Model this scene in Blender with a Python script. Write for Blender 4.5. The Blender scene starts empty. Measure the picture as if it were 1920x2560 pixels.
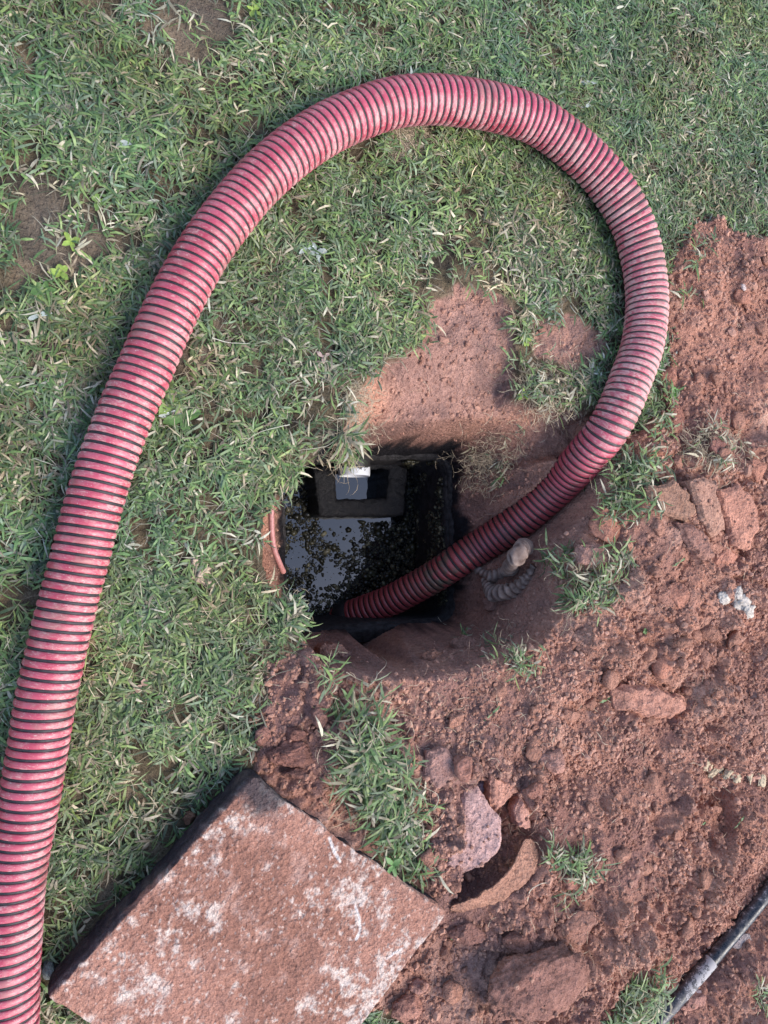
import bpy, math
import numpy as np

# ------------------------------------------------------------------ camera, sky, sun, exposure
S = bpy.context.scene
COL = S.collection
F = 1662.0; CX, CY = 829.5, 1106.0          # focal length and centre for measurements taken off a 1659x2212 view
H = 1.68                                     # height of the phone above the lawn
NAD = (170.0, 1170.0)                        # where the plumb line meets the picture
dn = np.array([(NAD[0]-CX)/F, -(NAD[1]-CY)/F, -1.0]); dn /= np.linalg.norm(dn)
Uc = -dn
Xc = np.array([1.0, 0, 0]) - Uc[0]*Uc; Xc /= np.linalg.norm(Xc)
Yc = np.cross(Uc, Xc)
R = np.array([Xc, Yc, Uc])                   # camera -> world
CAMP = np.array([0, 0, H])
def P(px, py, z=0.0):
    d = R @ np.array([(px-CX)/F, -(py-CY)/F, -1.0])
    t = (z-H)/d[2]
    return CAMP + d*t
cam_d = bpy.data.cameras.new('camera'); cam = bpy.data.objects.new('camera', cam_d); COL.objects.link(cam)
cam_d.sensor_fit = 'VERTICAL'; cam_d.sensor_height = 24; cam_d.sensor_width = 24; cam_d.lens = 24*F/2212
cam_d.clip_start = .02; cam_d.clip_end = 200
from mathutils import Matrix, Vector
M4 = Matrix([list(R[0])+[0], list(R[1])+[0], list(R[2])+[H], [0, 0, 0, 1]])
cam.matrix_world = M4
S.camera = cam

SUN_AZ, SUN_EL = math.radians(-38), math.radians(50)   # azimuth counter-clockwise from +X
w = bpy.data.worlds.new("World"); S.world = w; w.use_nodes = True
nt = w.node_tree; bg = nt.nodes['Background']
sky = nt.nodes.new('ShaderNodeTexSky'); sky.sky_type = 'NISHITA'; sky.sun_disc = False
sky.sun_elevation = SUN_EL; sky.sun_rotation = math.pi/2 - SUN_AZ
sky.air_density = 1.0; sky.dust_density = 1.2; sky.ozone_density = 1.0
nt.links.new(sky.outputs[0], bg.inputs[0]); bg.inputs[1].default_value = 0.14
ld = bpy.data.lights.new('sun', 'SUN'); ld.energy = 1.5; ld.angle = math.radians(38); ld.color = (1, .93, .84)
lo = bpy.data.objects.new('sun', ld); COL.objects.link(lo)
sd = Vector((math.cos(SUN_EL)*math.cos(SUN_AZ), math.cos(SUN_EL)*math.sin(SUN_AZ), math.sin(SUN_EL)))
lo.rotation_euler = sd.to_track_quat('Z', 'Y').to_euler(); lo.location = (3, -1, 4)
S.view_settings.view_transform = 'Standard'; S.view_settings.look = 'None'
S.view_settings.gamma = 1; S.view_settings.use_curve_mapping = False
S.view_settings.exposure = 1.45

# ------------------------------------------------------------------ noise
def _h(ix, iy, iz, seed):
    n = (ix.astype(np.int64)*374761393 + iy.astype(np.int64)*668265263 + iz.astype(np.int64)*2147483647 + seed*974634777) & 0xffffffff
    n = ((n ^ (n >> 13))*1274126177) & 0xffffffff
    n = ((n ^ (n >> 16))*2246822519) & 0xffffffff
    n = n ^ (n >> 15)
    return (n & 0xffffff)/float(0x1000000)
def vn(x, y, seed=0):
    x = np.asarray(x, float); y = np.asarray(y, float)
    ix = np.floor(x); iy = np.floor(y); fx = x-ix; fy = y-iy
    fx = fx*fx*(3-2*fx); fy = fy*fy*(3-2*fy); z = np.zeros_like(ix)
    a = _h(ix, iy, z, seed); b = _h(ix+1, iy, z, seed); c = _h(ix, iy+1, z, seed); d = _h(ix+1, iy+1, z, seed)
    return (a*(1-fx)+b*fx)*(1-fy)+(c*(1-fx)+d*fx)*fy
def fbm(x, y, f, o=4, seed=0, g=.5):
    s = 0; a = 1; t = 0
    for k in range(o):
        s = s+a*vn(x*f+17.3*k, y*f-9.1*k, seed+k); t += a; a *= g; f *= 2.03
    return s/t*2-1
def vn3(p, seed=0):
    i = np.floor(p); f = p-i; f = f*f*(3-2*f); r = 0
    for dx in (0, 1):
        for dy in (0, 1):
            for dz in (0, 1):
                wt = (f[:, 0] if dx else 1-f[:, 0])*(f[:, 1] if dy else 1-f[:, 1])*(f[:, 2] if dz else 1-f[:, 2])
                r = r+wt*_h(i[:, 0]+dx, i[:, 1]+dy, i[:, 2]+dz, seed)
    return r
def fbm3(p, f, o=3, seed=0, g=.5):
    s = 0; a = 1; t = 0
    for k in range(o):
        s = s+a*vn3(p*f+5.7*k, seed+k); t += a; a *= g; f *= 2.1
    return s/t*2-1
def domes(x, y, cell, seed, fill=.8):
    """height of lumps of soil lying side by side, one per cell"""
    x, y = x+cell*.35*fbm(x, y, 1.3/cell, 2, seed+50), y+cell*.35*fbm(x, y, 1.3/cell, 2, seed+60)
    ix = np.floor(x/cell); iy = np.floor(y/cell); out = np.zeros_like(x); z = np.zeros_like(ix)
    for dx in (-1, 0, 1):
        for dy in (-1, 0, 1):
            jx = ix+dx; jy = iy+dy
            cx = (jx+_h(jx, jy, z, seed))*cell; cy = (jy+_h(jx, jy, z+1, seed))*cell
            rr = cell*(.25+.6*_h(jx, jy, z+2, seed)**1.5)*fill*(_h(jx, jy, z+3, seed) < .8)
            an = _h(jx, jy, z+4, seed)*3.14; ex = .7+.6*_h(jx, jy, z+5, seed)
            ux = (x-cx)*np.cos(an)+(y-cy)*np.sin(an); uy = -(x-cx)*np.sin(an)+(y-cy)*np.cos(an)
            d2 = (ux*ex)**2+(uy/ex)**2
            out = np.maximum(out, np.sqrt(np.clip(rr*rr-d2, 0, None)))
    return out
def sst(a, b, x):
    t = np.clip((x-a)/(b-a), 0, 1); return t*t*(3-2*t)
def sdf(poly, x, y):
    """signed distance to a polygon, negative inside"""
    d = np.full(x.shape, 1e9); ins = np.zeros(x.shape, bool); n = len(poly)
    for i in range(n):
        ax, ay = poly[i]; bx, by = poly[(i+1) % n]
        ex, ey = bx-ax, by-ay; wx = x-ax; wy = y-ay
        t = np.clip((wx*ex+wy*ey)/(ex*ex+ey*ey+1e-12), 0, 1)
        d = np.minimum(d, (wx-ex*t)**2+(wy-ey*t)**2)
        c = ((ay > y) != (by > y)) & (x < ex*(y-ay)/(ey+1e-15)+ax)
        ins ^= c
    return np.where(ins, -1, 1)*np.sqrt(d)
def poly(pts, z=0):
    return [tuple(P(a, b, z)[:2]) for a, b in pts]
def polydist(path, x, y):
    d = np.full(x.shape, 1e9)
    for (ax, ay), (bx, by) in zip(path[:-1], path[1:]):
        ex, ey = bx-ax, by-ay; wx = x-ax; wy = y-ay
        t = np.clip((wx*ex+wy*ey)/(ex*ex+ey*ey+1e-12), 0, 1)
        d = np.minimum(d, (wx-ex*t)**2+(wy-ey*t)**2)
    return np.sqrt(d)
def smooth_path(pts, n):
    pts = np.array(pts, float); k = len(pts)
    q = np.vstack([2*pts[0]-pts[1], pts, 2*pts[-1]-pts[-2]]); out = []
    for i in range(k-1):
        p0, p1, p2, p3 = q[i:i+4]
        for t in np.linspace(0, 1, 24, endpoint=False):
            out.append(.5*((2*p1)+(-p0+p2)*t+(2*p0-5*p1+4*p2-p3)*t*t+(-p0+3*p1-3*p2+p3)*t**3))
    out.append(pts[-1]); out = np.array(out)
    for _ in range(6): out[1:-1] = (out[:-2]+2*out[1:-1]+out[2:])/4
    L = np.r_[0, np.cumsum(np.linalg.norm(np.diff(out[:, :3], axis=0), axis=1))]
    s = np.linspace(0, L[-1], n)
    return np.stack([np.interp(s, L, out[:, j]) for j in range(out.shape[1])], 1), s

# ------------------------------------------------------------------ materials
def mat(name):
    m = bpy.data.materials.new(name); m.use_nodes = True
    n = m.node_tree.nodes; return m, n, m.node_tree.links, n['Principled BSDF']
def attr(n, name='col'):
    a = n.new('ShaderNodeAttribute'); a.attribute_name = name; return a
def noise(n, l, scale, detail=4, rough=.6, vec=None, dist=0):
    t = n.new('ShaderNodeTexNoise'); t.inputs['Scale'].default_value = scale; t.inputs['Detail'].default_value = detail
    t.inputs['Roughness'].default_value = rough; t.inputs['Distortion'].default_value = dist
    if vec: l.new(vec, t.inputs['Vector'])
    return t
def ramp(n, l, fac, stops):
    r = n.new('ShaderNodeValToRGB'); e = r.color_ramp.elements
    while len(e) < len(stops): e.new(.5)
    for k, (p, c) in enumerate(stops):
        e[k].position = p; e[k].color = (*c, 1) if len(c) == 3 else c
    l.new(fac, r.inputs[0]); return r
def mixc(n, l, mode, fac, a, b):
    m = n.new('ShaderNodeMix'); m.data_type = 'RGBA'; m.blend_type = mode
    for sock, v in ((m.inputs[0], fac), (m.inputs[6], a), (m.inputs[7], b)):
        if hasattr(v, 'links'): l.new(v, sock)
        elif isinstance(v, (int, float)): sock.default_value = v
        else: sock.default_value = (*v, 1)
    return m.outputs[2]
def bump(n, l, h, strength, dist, prev=None, inv=False):
    b = n.new('ShaderNodeBump'); b.invert = inv; b.inputs['Strength'].default_value = strength; b.inputs['Distance'].default_value = dist
    l.new(h, b.inputs['Height'])
    if prev: l.new(prev, b.inputs['Normal'])
    return b.outputs[0]

def soil_material(name, rough=.95, fine=520, contrast=.36, bd=.0016, tint=None):
    m, n, l, b = mat(name); g = n.new('ShaderNodeNewGeometry').outputs['Position']
    a = attr(n)
    n1 = noise(n, l, fine, 3, .65, g); n2 = noise(n, l, 90, 4, .6, g); n3 = noise(n, l, 22, 3, .5, g)
    r1 = ramp(n, l, n1.outputs[0], [(.3, (1-contrast,)*3), (.7, (1+contrast*.75,)*3)])
    r2 = ramp(n, l, n2.outputs[0], [(.3, (.78, .74, .74)), (.5, (1, 1, 1)), (.72, (1.22, 1.24, 1.24))])
    r3 = ramp(n, l, n3.outputs[0], [(.3, (.88, .88, .9)), (.7, (1.12, 1.1, 1.08))])
    c = mixc(n, l, 'MULTIPLY', 1.0, a.outputs[0], r1.outputs[0]); c = mixc(n, l, 'MULTIPLY', 1.0, c, r2.outputs[0])
    c = mixc(n, l, 'MULTIPLY', 1.0, c, r3.outputs[0])
    l.new(c, b.inputs['Base Color'])
    b.inputs['Roughness'].default_value = rough; b.inputs['Specular IOR Level'].default_value = .15
    v = n.new('ShaderNodeTexVoronoi'); v.inputs['Scale'].default_value = 150; l.new(g, v.inputs['Vector'])
    nb = bump(n, l, n2.outputs[0], 1.0, .012)
    nb = bump(n, l, v.outputs[0], .8, bd*2.2, nb, True); b.inputs['Specular IOR Level'].default_value = .1
    nb = bump(n, l, n1.outputs[0], .9, bd, nb)
    l.new(nb, b.inputs['Normal']); return m
M_soil = soil_material('red_clay_soil')
M_slab = soil_material('clay_dusted_concrete', rough=.9, fine=430, contrast=.38, bd=.0011)

def leaf_material(name, rough=.48, trans=.25):
    m, n, l, b = mat(name); a = attr(n); g = n.new('ShaderNodeNewGeometry').outputs['Position']
    nz = noise(n, l, 160, 2, .6, g)
    r = ramp(n, l, nz.outputs[0], [(.3, (.8, .8, .8)), (.7, (1.2, 1.2, 1.15))])
    c = mixc(n, l, 'MULTIPLY', 1.0, a.outputs[0], r.outputs[0])
    l.new(c, b.inputs['Base Color']); b.inputs['Roughness'].default_value = rough; b.inputs['Specular IOR Level'].default_value = .45
    t = n.new('ShaderNodeBsdfTranslucent'); l.new(c, t.inputs[0]); mx = n.new('ShaderNodeMixShader'); mx.inputs[0].default_value = trans
    l.new(b.outputs[0], mx.inputs[1]); l.new(t.outputs[0], mx.inputs[2]); l.new(mx.outputs[0], n['Material Output'].inputs[0]); return m
M_leaf = leaf_material('grass_leaf')
M_dry = leaf_material('dry_fibre', .8, .1)

def plain(name, col, rough=.6, spec=.5, nscale=120, namp=.25, bd=.001, bs=.4):
    m, n, l, b = mat(name); g = n.new('ShaderNodeNewGeometry').outputs['Position']
    nz = noise(n, l, nscale, 5, .65, g)
    lo_ = tuple(c*(1-namp) for c in col); hi_ = tuple(min(1, c*(1+namp)) for c in col)
    r = ramp(n, l, nz.outputs[0], [(.3, lo_), (.7, hi_)]); l.new(r.outputs[0], b.inputs['Base Color'])
    b.inputs['Roughness'].default_value = rough; b.inputs['Specular IOR Level'].default_value = spec
    l.new(bump(n, l, nz.outputs[0], bs, bd), b.inputs['Normal']); return m

# ------------------------------------------------------------------ mesh helpers
def mk(name, V, Fc, m, cols=None, smooth=False, parent=None, extra=None, uv=None):
    """V (n,3); Fc list of int arrays, each (k, 3) or (k, 4)"""
    me = bpy.data.meshes.new(name)
    V = np.asarray(V, np.float32); Fc = [np.asarray(f, np.int32) for f in Fc if len(f)]
    loops = np.concatenate([f.ravel() for f in Fc]); tot = np.concatenate([np.full(len(f), f.shape[1], np.int32) for f in Fc])
    me.vertices.add(len(V)); me.vertices.foreach_set('co', V.ravel())
    me.loops.add(len(loops)); me.loops.foreach_set('vertex_index', loops)
    me.polygons.add(len(tot)); me.polygons.foreach_set('loop_start', np.r_[0, np.cumsum(tot)[:-1]].astype(np.int32))
    me.update(calc_edges=True)
    me.polygons.foreach_set('use_smooth', np.full(len(tot), smooth))
    if cols is not None:
        a = me.attributes.new('col', 'FLOAT_COLOR', 'POINT'); c = np.ones((len(V), 4), np.float32); c[:, :3] = cols; a.data.foreach_set('color', c.ravel())
    for k, v in (extra or {}).items():
        a = me.attributes.new(k, 'FLOAT', 'POINT'); a.data.foreach_set('value', np.asarray(v, np.float32))
    if uv is not None:
        u = me.uv_layers.new(name='UVMap'); u.data.foreach_set('uv', np.asarray(uv, np.float32)[loops].ravel())
    me.materials.append(m); me.validate()
    o = bpy.data.objects.new(name, me); COL.objects.link(o)
    if parent is not None: o.parent = parent
    return o
def tag(o, label=None, cat=None, group=None, kind=None):
    if label: o['label'] = label
    if cat: o['category'] = cat
    if group: o['group'] = group
    if kind: o['kind'] = kind
    return o
def empty(name, loc=(0, 0, 0)):
    o = bpy.data.objects.new(name, None); o.empty_display_size = .05; COL.objects.link(o); o.location = loc; return o
def adopt(o, root):
    """make o, modelled in world coordinates, a part of root, whose origin lies elsewhere"""
    me = o.data; n = len(me.vertices); c = np.empty(n*3, np.float32); me.vertices.foreach_get('co', c)
    c = c.reshape(-1, 3)-np.array(root.location[:], np.float32); me.vertices.foreach_set('co', c.ravel()); me.update(); o.parent = root
    return o
def ico(sub):
    import bmesh
    bm = bmesh.new(); bmesh.ops.create_icosphere(bm, subdivisions=sub, radius=1)
    V = np.array([v.co[:] for v in bm.verts]); T = np.array([[v.index for v in f.verts] for f in bm.faces]); bm.free(); return V, T
ICO = {k: ico(k) for k in (1, 2, 3, 4, 5)}
def grid_faces(nu, nv, closed_v=False):
    i, j = np.meshgrid(np.arange(nu-1), np.arange(nv if closed_v else nv-1), indexing='ij')
    i = i.ravel(); j = j.ravel(); j2 = (j+1) % nv
    return np.stack([i*nv+j, (i+1)*nv+j, (i+1)*nv+j2, i*nv+j2], 1)
rng = np.random.default_rng(7)

# ------------------------------------------------------------------ plan of the place
Z_RIM, Z_WATER = -.38, -.62
PIT = poly([(640, 1020), (612, 1050), (596, 1075), (574, 1100), (566, 1150), (572, 1230), (598, 1285), (640, 1325), (662, 1385), (700, 1432), (790, 1460), (900, 1468),
            (1000, 1452), (1085, 1425), (1150, 1395), (1205, 1335), (1238, 1270), (1262, 1190), (1278, 1110), (1296, 1040),
            (1285, 965), (1240, 915), (1150, 885), (1050, 878), (940, 885), (850, 896), (775, 912), (752, 950), (705, 985)])
RIM = [(612, 986), (980, 988), (972, 1350), (622, 1352)]
BARE = poly([(935, 642), (1000, 622), (1085, 632), (1112, 670), (1118, 760), (1122, 850), (1180, 880), (1290, 890), (1310, 960), (1200, 1000), (780, 1000),
             (740, 930), (765, 850), (795, 810), (850, 775), (905, 740), (905, 700)])
BARE2 = poly([(1150, 690), (1230, 680), (1300, 720), (1310, 770), (1240, 800), (1150, 770)])
DIRT = poly([(1492, 470), (1560, 478), (1620, 508), (2300, 540), (2300, 3200), (650, 3200), (850, 2200), (600, 2100), (520, 1800), (548, 1620), (575, 1470), (610, 1420), (668, 1390),
             (800, 1440), (1000, 1430), (1150, 1370), (1215, 1270), (1245, 1150), (1280, 1010), (1340, 960), (1400, 880), (1425, 780), (1425, 640), (1450, 560)])
rimw = [P(a, b, Z_RIM)[:2] for a, b in RIM]
rc = sum(rimw)/4
ux = (rimw[1]-rimw[0]); ux /= np.linalg.norm(ux); uy = np.array([-ux[1], ux[0]])
rw = (np.linalg.norm(rimw[1]-rimw[0])+np.linalg.norm(rimw[2]-rimw[3]))/4; rh = (np.linalg.norm(rimw[0]-rimw[3])+np.linalg.norm(rimw[1]-rimw[2]))/4
def rim_sdf(x, y, rad=.045):
    a = np.abs((x-rc[0])*ux[0]+(y-rc[1])*ux[1])-rw+rad; b = np.abs((x-rc[0])*uy[0]+(y-rc[1])*uy[1])-rh+rad
    return np.minimum(np.maximum(a, b), 0)+np.hypot(np.maximum(a, 0), np.maximum(b, 0))-rad
def rim_ring(off, z, n=240, rad=.045, jit=0, seed=0):
    th = np.linspace(0, 2*np.pi, n, endpoint=False); r2 = rad+off
    pts = []
    # walk a rounded rectangle by arc length
    W, Hh = rw+off, rh+off; segs = []
    for cx, cy, a0 in ((W-r2, Hh-r2, 0), (-W+r2, Hh-r2, 90), (-W+r2, -Hh+r2, 180), (W-r2, -Hh+r2, 270)):
        for a in np.radians(np.linspace(a0, a0+90, 12)): segs.append((cx+r2*np.cos(a), cy+r2*np.sin(a)))
    segs.append(segs[0]); segs = np.array(segs); L = np.r_[0, np.cumsum(np.linalg.norm(np.diff(segs, axis=0), axis=1))]
    s = np.linspace(0, L[-1], n, endpoint=False); q = np.stack([np.interp(s, L, segs[:, 0]), np.interp(s, L, segs[:, 1])], 1)
    w_ = rc+q[:, :1]*ux+q[:, 1:]*uy
    zz = z+jit*fbm(w_[:, 0], w_[:, 1], 30, 3, seed)
    return np.c_[w_, zz]

HOSE_R = .054
hp = [(8, 2420, .06), (14, 2300, .06), (20, 2150, .06), (27, 2020, .06), (35, 1907, .06), (45, 1825, .06), (56, 1757, .06), (70, 1683, .06), (84, 1605, .06), (101, 1500, .06), (113, 1445, .06),
      (126, 1388, .06), (160, 1256, .06), (197, 1119, .06), (243, 974, .06), (305, 815, .06), (386, 640, .06), (472, 496, .06), (575, 375, .06), (700, 280, .06), (825, 229, .06), (950, 217, .06),
      (1075, 232, .06), (1182, 277, .06), (1293, 370, .065), (1359, 468, .07), (1386, 551, .07), (1397, 632, .07), (1395, 697, .07), (1383, 762, .07), (1355, 838, .065), (1341, 871, .06),
      (1310, 931, .035), (1264, 987, -.03), (1200, 1054, -.13), (1114, 1129, -.22), (1038, 1180, -.29), (985, 1215, -.33), (925, 1254, -.40), (848, 1294, -.48), (779, 1320, -.56), (739, 1334, -.62), (700, 1350, -.70)]
HC, HS = smooth_path([P(a, b, c) for a, b, c in hp], 700)
HC[:, 0] += .0035*fbm(HS*5, HS*0, 1, 2, 201); HC[:, 1] += .0035*fbm(HS*5, HS*0, 1, 2, 205)
HL = HS[-1]
def hrad(s):       # the end in the tank is pulled long and thin
    k = sst(HL-1.15, HL-.3, s); return HOSE_R*(1-.15*k)
sub = HC[::4]; subr = hrad(HS[::4])
def hose_clear(x, y):
    """lowest free height under the hose at (x, y), +inf away from it"""
    out = np.full(x.shape, 1e9)
    near = polydist([tuple(p[:2]) for p in sub[::4]], x, y) < .09
    xs = x[near]; ys = y[near]; o = np.full(xs.shape, 1e9)
    for p, r in zip(sub, subr):
        d2 = (xs-p[0])**2+(ys-p[1])**2
        o = np.where(d2 < r*r, np.minimum(o, p[2]-np.sqrt(np.clip(r*r-d2, 0, None))), o)
    out[near] = o; return out

def gsp(x, y, px, py, r):       # soft round spot
    c = P(px, py); return np.exp(-((x-c[0])**2+(y-c[1])**2)/(r*r))
STEPS = poly([(1115, 640), (1130, 640), (1135, 860), (1120, 855)])
FOOT = poly([(1490, 1720), (1560, 1690), (1572, 1790), (1545, 1830), (1500, 1830), (1478, 1780)])
HOLLOW = poly([(975, 1700), (1035, 1665), (1090, 1690), (1140, 1760), (1150, 1830), (1100, 1890), (1010, 1930), (960, 1950), (985, 1860), (975, 1780)])
CRACK = [tuple(P(a, b)[:2]) for a, b in [(1488, 1060), (1508, 1105), (1538, 1150), (1560, 1175), (1572, 1200)]]
TRENCH = [tuple(P(a, b)[:2]) for a, b in [(1760, 1790), (1659, 1905), (1530, 2060), (1400, 2212), (1250, 2400)]]
def zones(x, y):
    e = .012*fbm(x, y, 22, 3, 5)+.008*fbm(x, y, 60, 2, 9)
    dp = sdf(PIT, x, y); dd = sdf(DIRT, x, y)+e*1.6; db = sdf(BARE, x, y)+e*1.3; db2 = sdf(BARE2, x, y)+e
    return dp+e*.5, dd, db, db2
def height(x, y, rough=True, zz=None):
    x = np.asarray(x, float); y = np.asarray(y, float)
    dp, dd, db, db2 = zz if zz is not None else zones(x, y)
    z = .010*fbm(x, y, 3, 3, 1)+.004*fbm(x, y, 14, 3, 2)
    # spoil heap
    k = sst(0, .16, -dd)*sst(-.02, .14, dp)
    z = z+k*(.026+.036*fbm(x, y, 4.2, 3, 11)+.028*fbm(x, y, 10, 3, 14)+.014*(1-2*np.abs(fbm(x, y, 7, 3, 15))))+.012*sst(0, .02, -dd)*sst(-.01, .03, dp)
    z = z-.048*sst(.004, -.012, sdf(FOOT, x, y)+.006*fbm(x, y, 40, 2, 3))
    hd = sdf(HOLLOW, x, y); z = z-.070*sst(.012, -.030, hd)
    td = polydist(TRENCH, x, y); z = np.where(td < .2, z*sst(.03, .14, td)+(-.012)*(1-sst(.03, .14, td)), z)
    # bare shelf north of the pit, cut a little below the turf
    sh = sst(.010, -.020, db); cy = P(900, 880)[1]; fall = sst(P(900, 640)[1], cy, y)
    z = z-sh*(.018+.085*fall*fall)-.012*sst(.01, -.02, db2)
    # pit
    di = rim_sdf(x, y)
    t = np.clip(-dp/(np.clip(-dp, 0, None)+np.clip(di, 0, None)+1e-6), 0, 1)
    ang = (x-rc[0]); steep = sst(-.05, -.2, ang)                          # the left side is cut straight down
    pw = 1.10*(1-steep)+.30*steep
    pz = (Z_RIM+.006)*np.power(sst(0, 1, t)*.5+t*.5, pw)
    lum = fbm(x, y, 9, 3, 21)
    pz = pz+(t > 0)*(.020*lum*np.sin(np.pi*np.clip(t, 0, 1)))
    z = np.where(dp < 0, np.where(t > 0, z*(1-t)+pz, z), z)
    lip = .002+.005*sst(.1, .2, x-rc[0])+.004*sst(.1, .2, y-rc[1])+.007*fbm(x, y, 34, 3, 51)
    under = sst(lip+.006, lip-.004, di)*(di > -.05); z = np.where(dp < 0, z*(1-under)+(Z_RIM-.014)*under, z)
    if rough:
        soil = np.clip(sst(0, .02, -dd)+sst(.005, -.01, db)*.35+sst(.005, -.01, db2)*.4, 0, 1)
        inpit = sst(0, .03, -dp)
        smoothpatch = np.clip(sst(-.05, .35, fbm(x, y, 5, 2, 77))+.8*gsp(x, y, 1560, 720, .25)+.8*gsp(x, y, 1230, 1540, .12), 0, 1)
        amp = soil*(1-.75*inpit)*(1-.72*smoothpatch)
        z = z+amp*(.55*domes(x, y, .085, 31)+.60*domes(x, y, .036, 32)+.75*domes(x, y, .018, 33)+.55*domes(x+.5, y, .011, 38)+.010*np.abs(fbm(x, y, 24, 4, 34, .6))+.004*fbm(x, y, 80, 2, 39))
        z = z-.045*sst(.018, .002, polydist(CRACK, x, y)+.006*fbm(x, y, 30, 2, 8))
        south = sst(P(900, 1330)[1], P(900, 1400)[1], y)
        z = z+inpit*(1-soil*.5)*(.0075*fbm(x, y, 38, 4, 35, .6)+.30*south*domes(x, y, .03, 36)+.22*domes(x, y, .022, 37))
    z = np.minimum(z, hose_clear(x, y)-.002)
    return z
def G(px, py, up=0.0, rough=True):
    """the point of the ground seen at a pixel of the photograph"""
    p = P(px, py, 0)
    for _ in range(8):
        z = float(height(np.array([p[0]]), np.array([p[1]]), rough)[0]); z = max(z, -.4)
        p = P(px, py, .5*p[2]+.5*z)
    p[2] = z+up; return p

# ------------------------------------------------------------------ ground
def axis(a, b, step, far):
    mid = np.arange(a, b, step); o = []; v = 0; s = step
    while v < far:
        s *= 1.22; v += s; o.append(v)
    o = np.array(o); return np.r_[(a-o)[::-1], mid, mid[-1]+o]
cs = np.array([P(a, b) for a, b in ((0, 0), (1659, 0), (0, 2212), (1659, 2212))])
x0, x1, y0, y1 = cs[:, 0].min()-.06, cs[:, 0].max()+.06, cs[:, 1].min()-.06, cs[:, 1].max()+.06
print('ground extent', x0, x1, y0, y1, 'rim', rw, rh)
def axis2(segs, far):
    mid = np.concatenate([np.arange(a, b-st*.5, st) for a, b, st in segs]); o = []; v = 0; s_ = .01
    while v < far:
        s_ *= 1.22; v += s_; o.append(v)
    o = np.array(o); return np.r_[(mid[0]-o)[::-1], mid, mid[-1]+o]
xa = P(540, 1300)[0]; yb = P(1500, 600)[1]
gx = axis2([(x0, xa, .009), (xa, x1, .0040)], 40); gy = axis2([(y0, yb, .0040), (yb, y1, .008)], 40)
X, Y = np.meshgrid(gx, gy, indexing='ij'); nx, ny = X.shape; X = X.ravel(); Y = Y.ravel()
zz = zones(X, Y); Z = height(X, Y, zz=zz); dp, dd, db, db2 = zz; di = rim_sdf(X, Y)
def mixn(a, b, t): return a*(1-t[:, None])+np.array(b)*t[:, None]
def gcol(X, Y, zz):
    dp, dd, db, db2 = zz; di = rim_sdf(X, Y)
    f1 = fbm(X, Y, 6, 4, 41); f2 = fbm(X, Y, 18, 4, 42); f3 = fbm(X, Y, 60, 3, 43)
    C = np.tile(np.array([.105, .082, .050]), (len(X), 1)); C = mixn(C, (.19, .14, .09), sst(.0, .5, f2)); C = mixn(C, (.055, .045, .033), sst(.05, .5, -f2))
    for px, py, r in ((130, 480, .10), (140, 520, .08), (420, 30, .13), (110, 740, .07), (450, 760, .08)): C = mixn(C, (.17, .135, .105), .6*gsp(X, Y, px, py, r))
    far = sst(.3, 1.2, np.maximum(np.maximum(x0-X, X-x1), np.maximum(y0-Y, Y-y1))); C = mixn(C, (.06, .10, .035), far*(dd > 0))
    spoil = sst(.004, -.010, dd)
    cd = np.tile(np.array([.300, .148, .103]), (len(X), 1)); cd = mixn(cd, (.190, .098, .078), sst(0, .55, f1+.4*f2)); cd = mixn(cd, (.36, .205, .150), sst(.05, .5, -f1+.5*f2)*.8)
    cd = mixn(cd, (.16, .092, .080), np.clip(gsp(X, Y, 960, 1600, .22)+gsp(X, Y, 960, 1850, .16)+gsp(X, Y, 640, 1560, .16)+.9*gsp(X, Y, 1600, 1540, .10)+.8*gsp(X, Y, 1080, 2120, .25)+.5*gsp(X, Y, 1380, 1190, .12), 0, 1)*.8)
    C = C*(1-spoil[:, None])+cd*spoil[:, None]
    bare = np.maximum(sst(.006, -.008, db), sst(.004, -.01, db2))*(1-spoil)
    cb = np.tile(np.array([.27, .15, .115]), (len(X), 1)); cb = mixn(cb, (.17, .10, .082), sst(-.1, .5, f2)*.8)
    cb = mixn(cb, (.42, .21, .135), np.clip(gsp(X, Y, 790, 845, .07)+.7*gsp(X, Y, 830, 870, .06)+.5*gsp(X, Y, 1180, 890, .05)+.5*gsp(X, Y, 1220, 920, .08), 0, 1)*.8)
    C = C*(1-bare[:, None])+cb*bare[:, None]
    pit = sst(.0, -.02, dp); cp = np.tile(np.array([.26, .135, .098]), (len(X), 1)); cp = mixn(cp, (.18, .100, .078), sst(-.1, .5, f2+.5*f1)); cp = mixn(cp, (.32, .165, .110), sst(.1, .5, f1-.4*f2)*.8)
    cp = mixn(cp, (.42, .20, .13), .8*sst(.10, .0, np.abs(dp+.02))*sst(rc[0]-.15, rc[0]-.30, X))
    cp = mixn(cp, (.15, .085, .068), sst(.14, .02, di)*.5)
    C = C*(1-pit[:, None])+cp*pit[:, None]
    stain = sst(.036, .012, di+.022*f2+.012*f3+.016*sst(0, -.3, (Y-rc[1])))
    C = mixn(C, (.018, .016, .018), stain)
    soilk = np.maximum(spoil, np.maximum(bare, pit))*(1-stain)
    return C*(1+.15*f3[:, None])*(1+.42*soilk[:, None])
C = gcol(X, Y, zz)
Fg = grid_faces(nx, ny)
xc = X[Fg].mean(1); yc = Y[Fg].mean(1)
Fg = Fg[rim_sdf(xc, yc) > .003]
used = np.zeros(len(X), bool); used[Fg.ravel()] = True; rem = np.cumsum(used)-1
ground = mk('ground', np.c_[X, Y, Z][used], [rem[Fg]], M_soil, C[used], smooth=True)
tag(ground, kind='structure')
print('ground faces', len(Fg))

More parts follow.
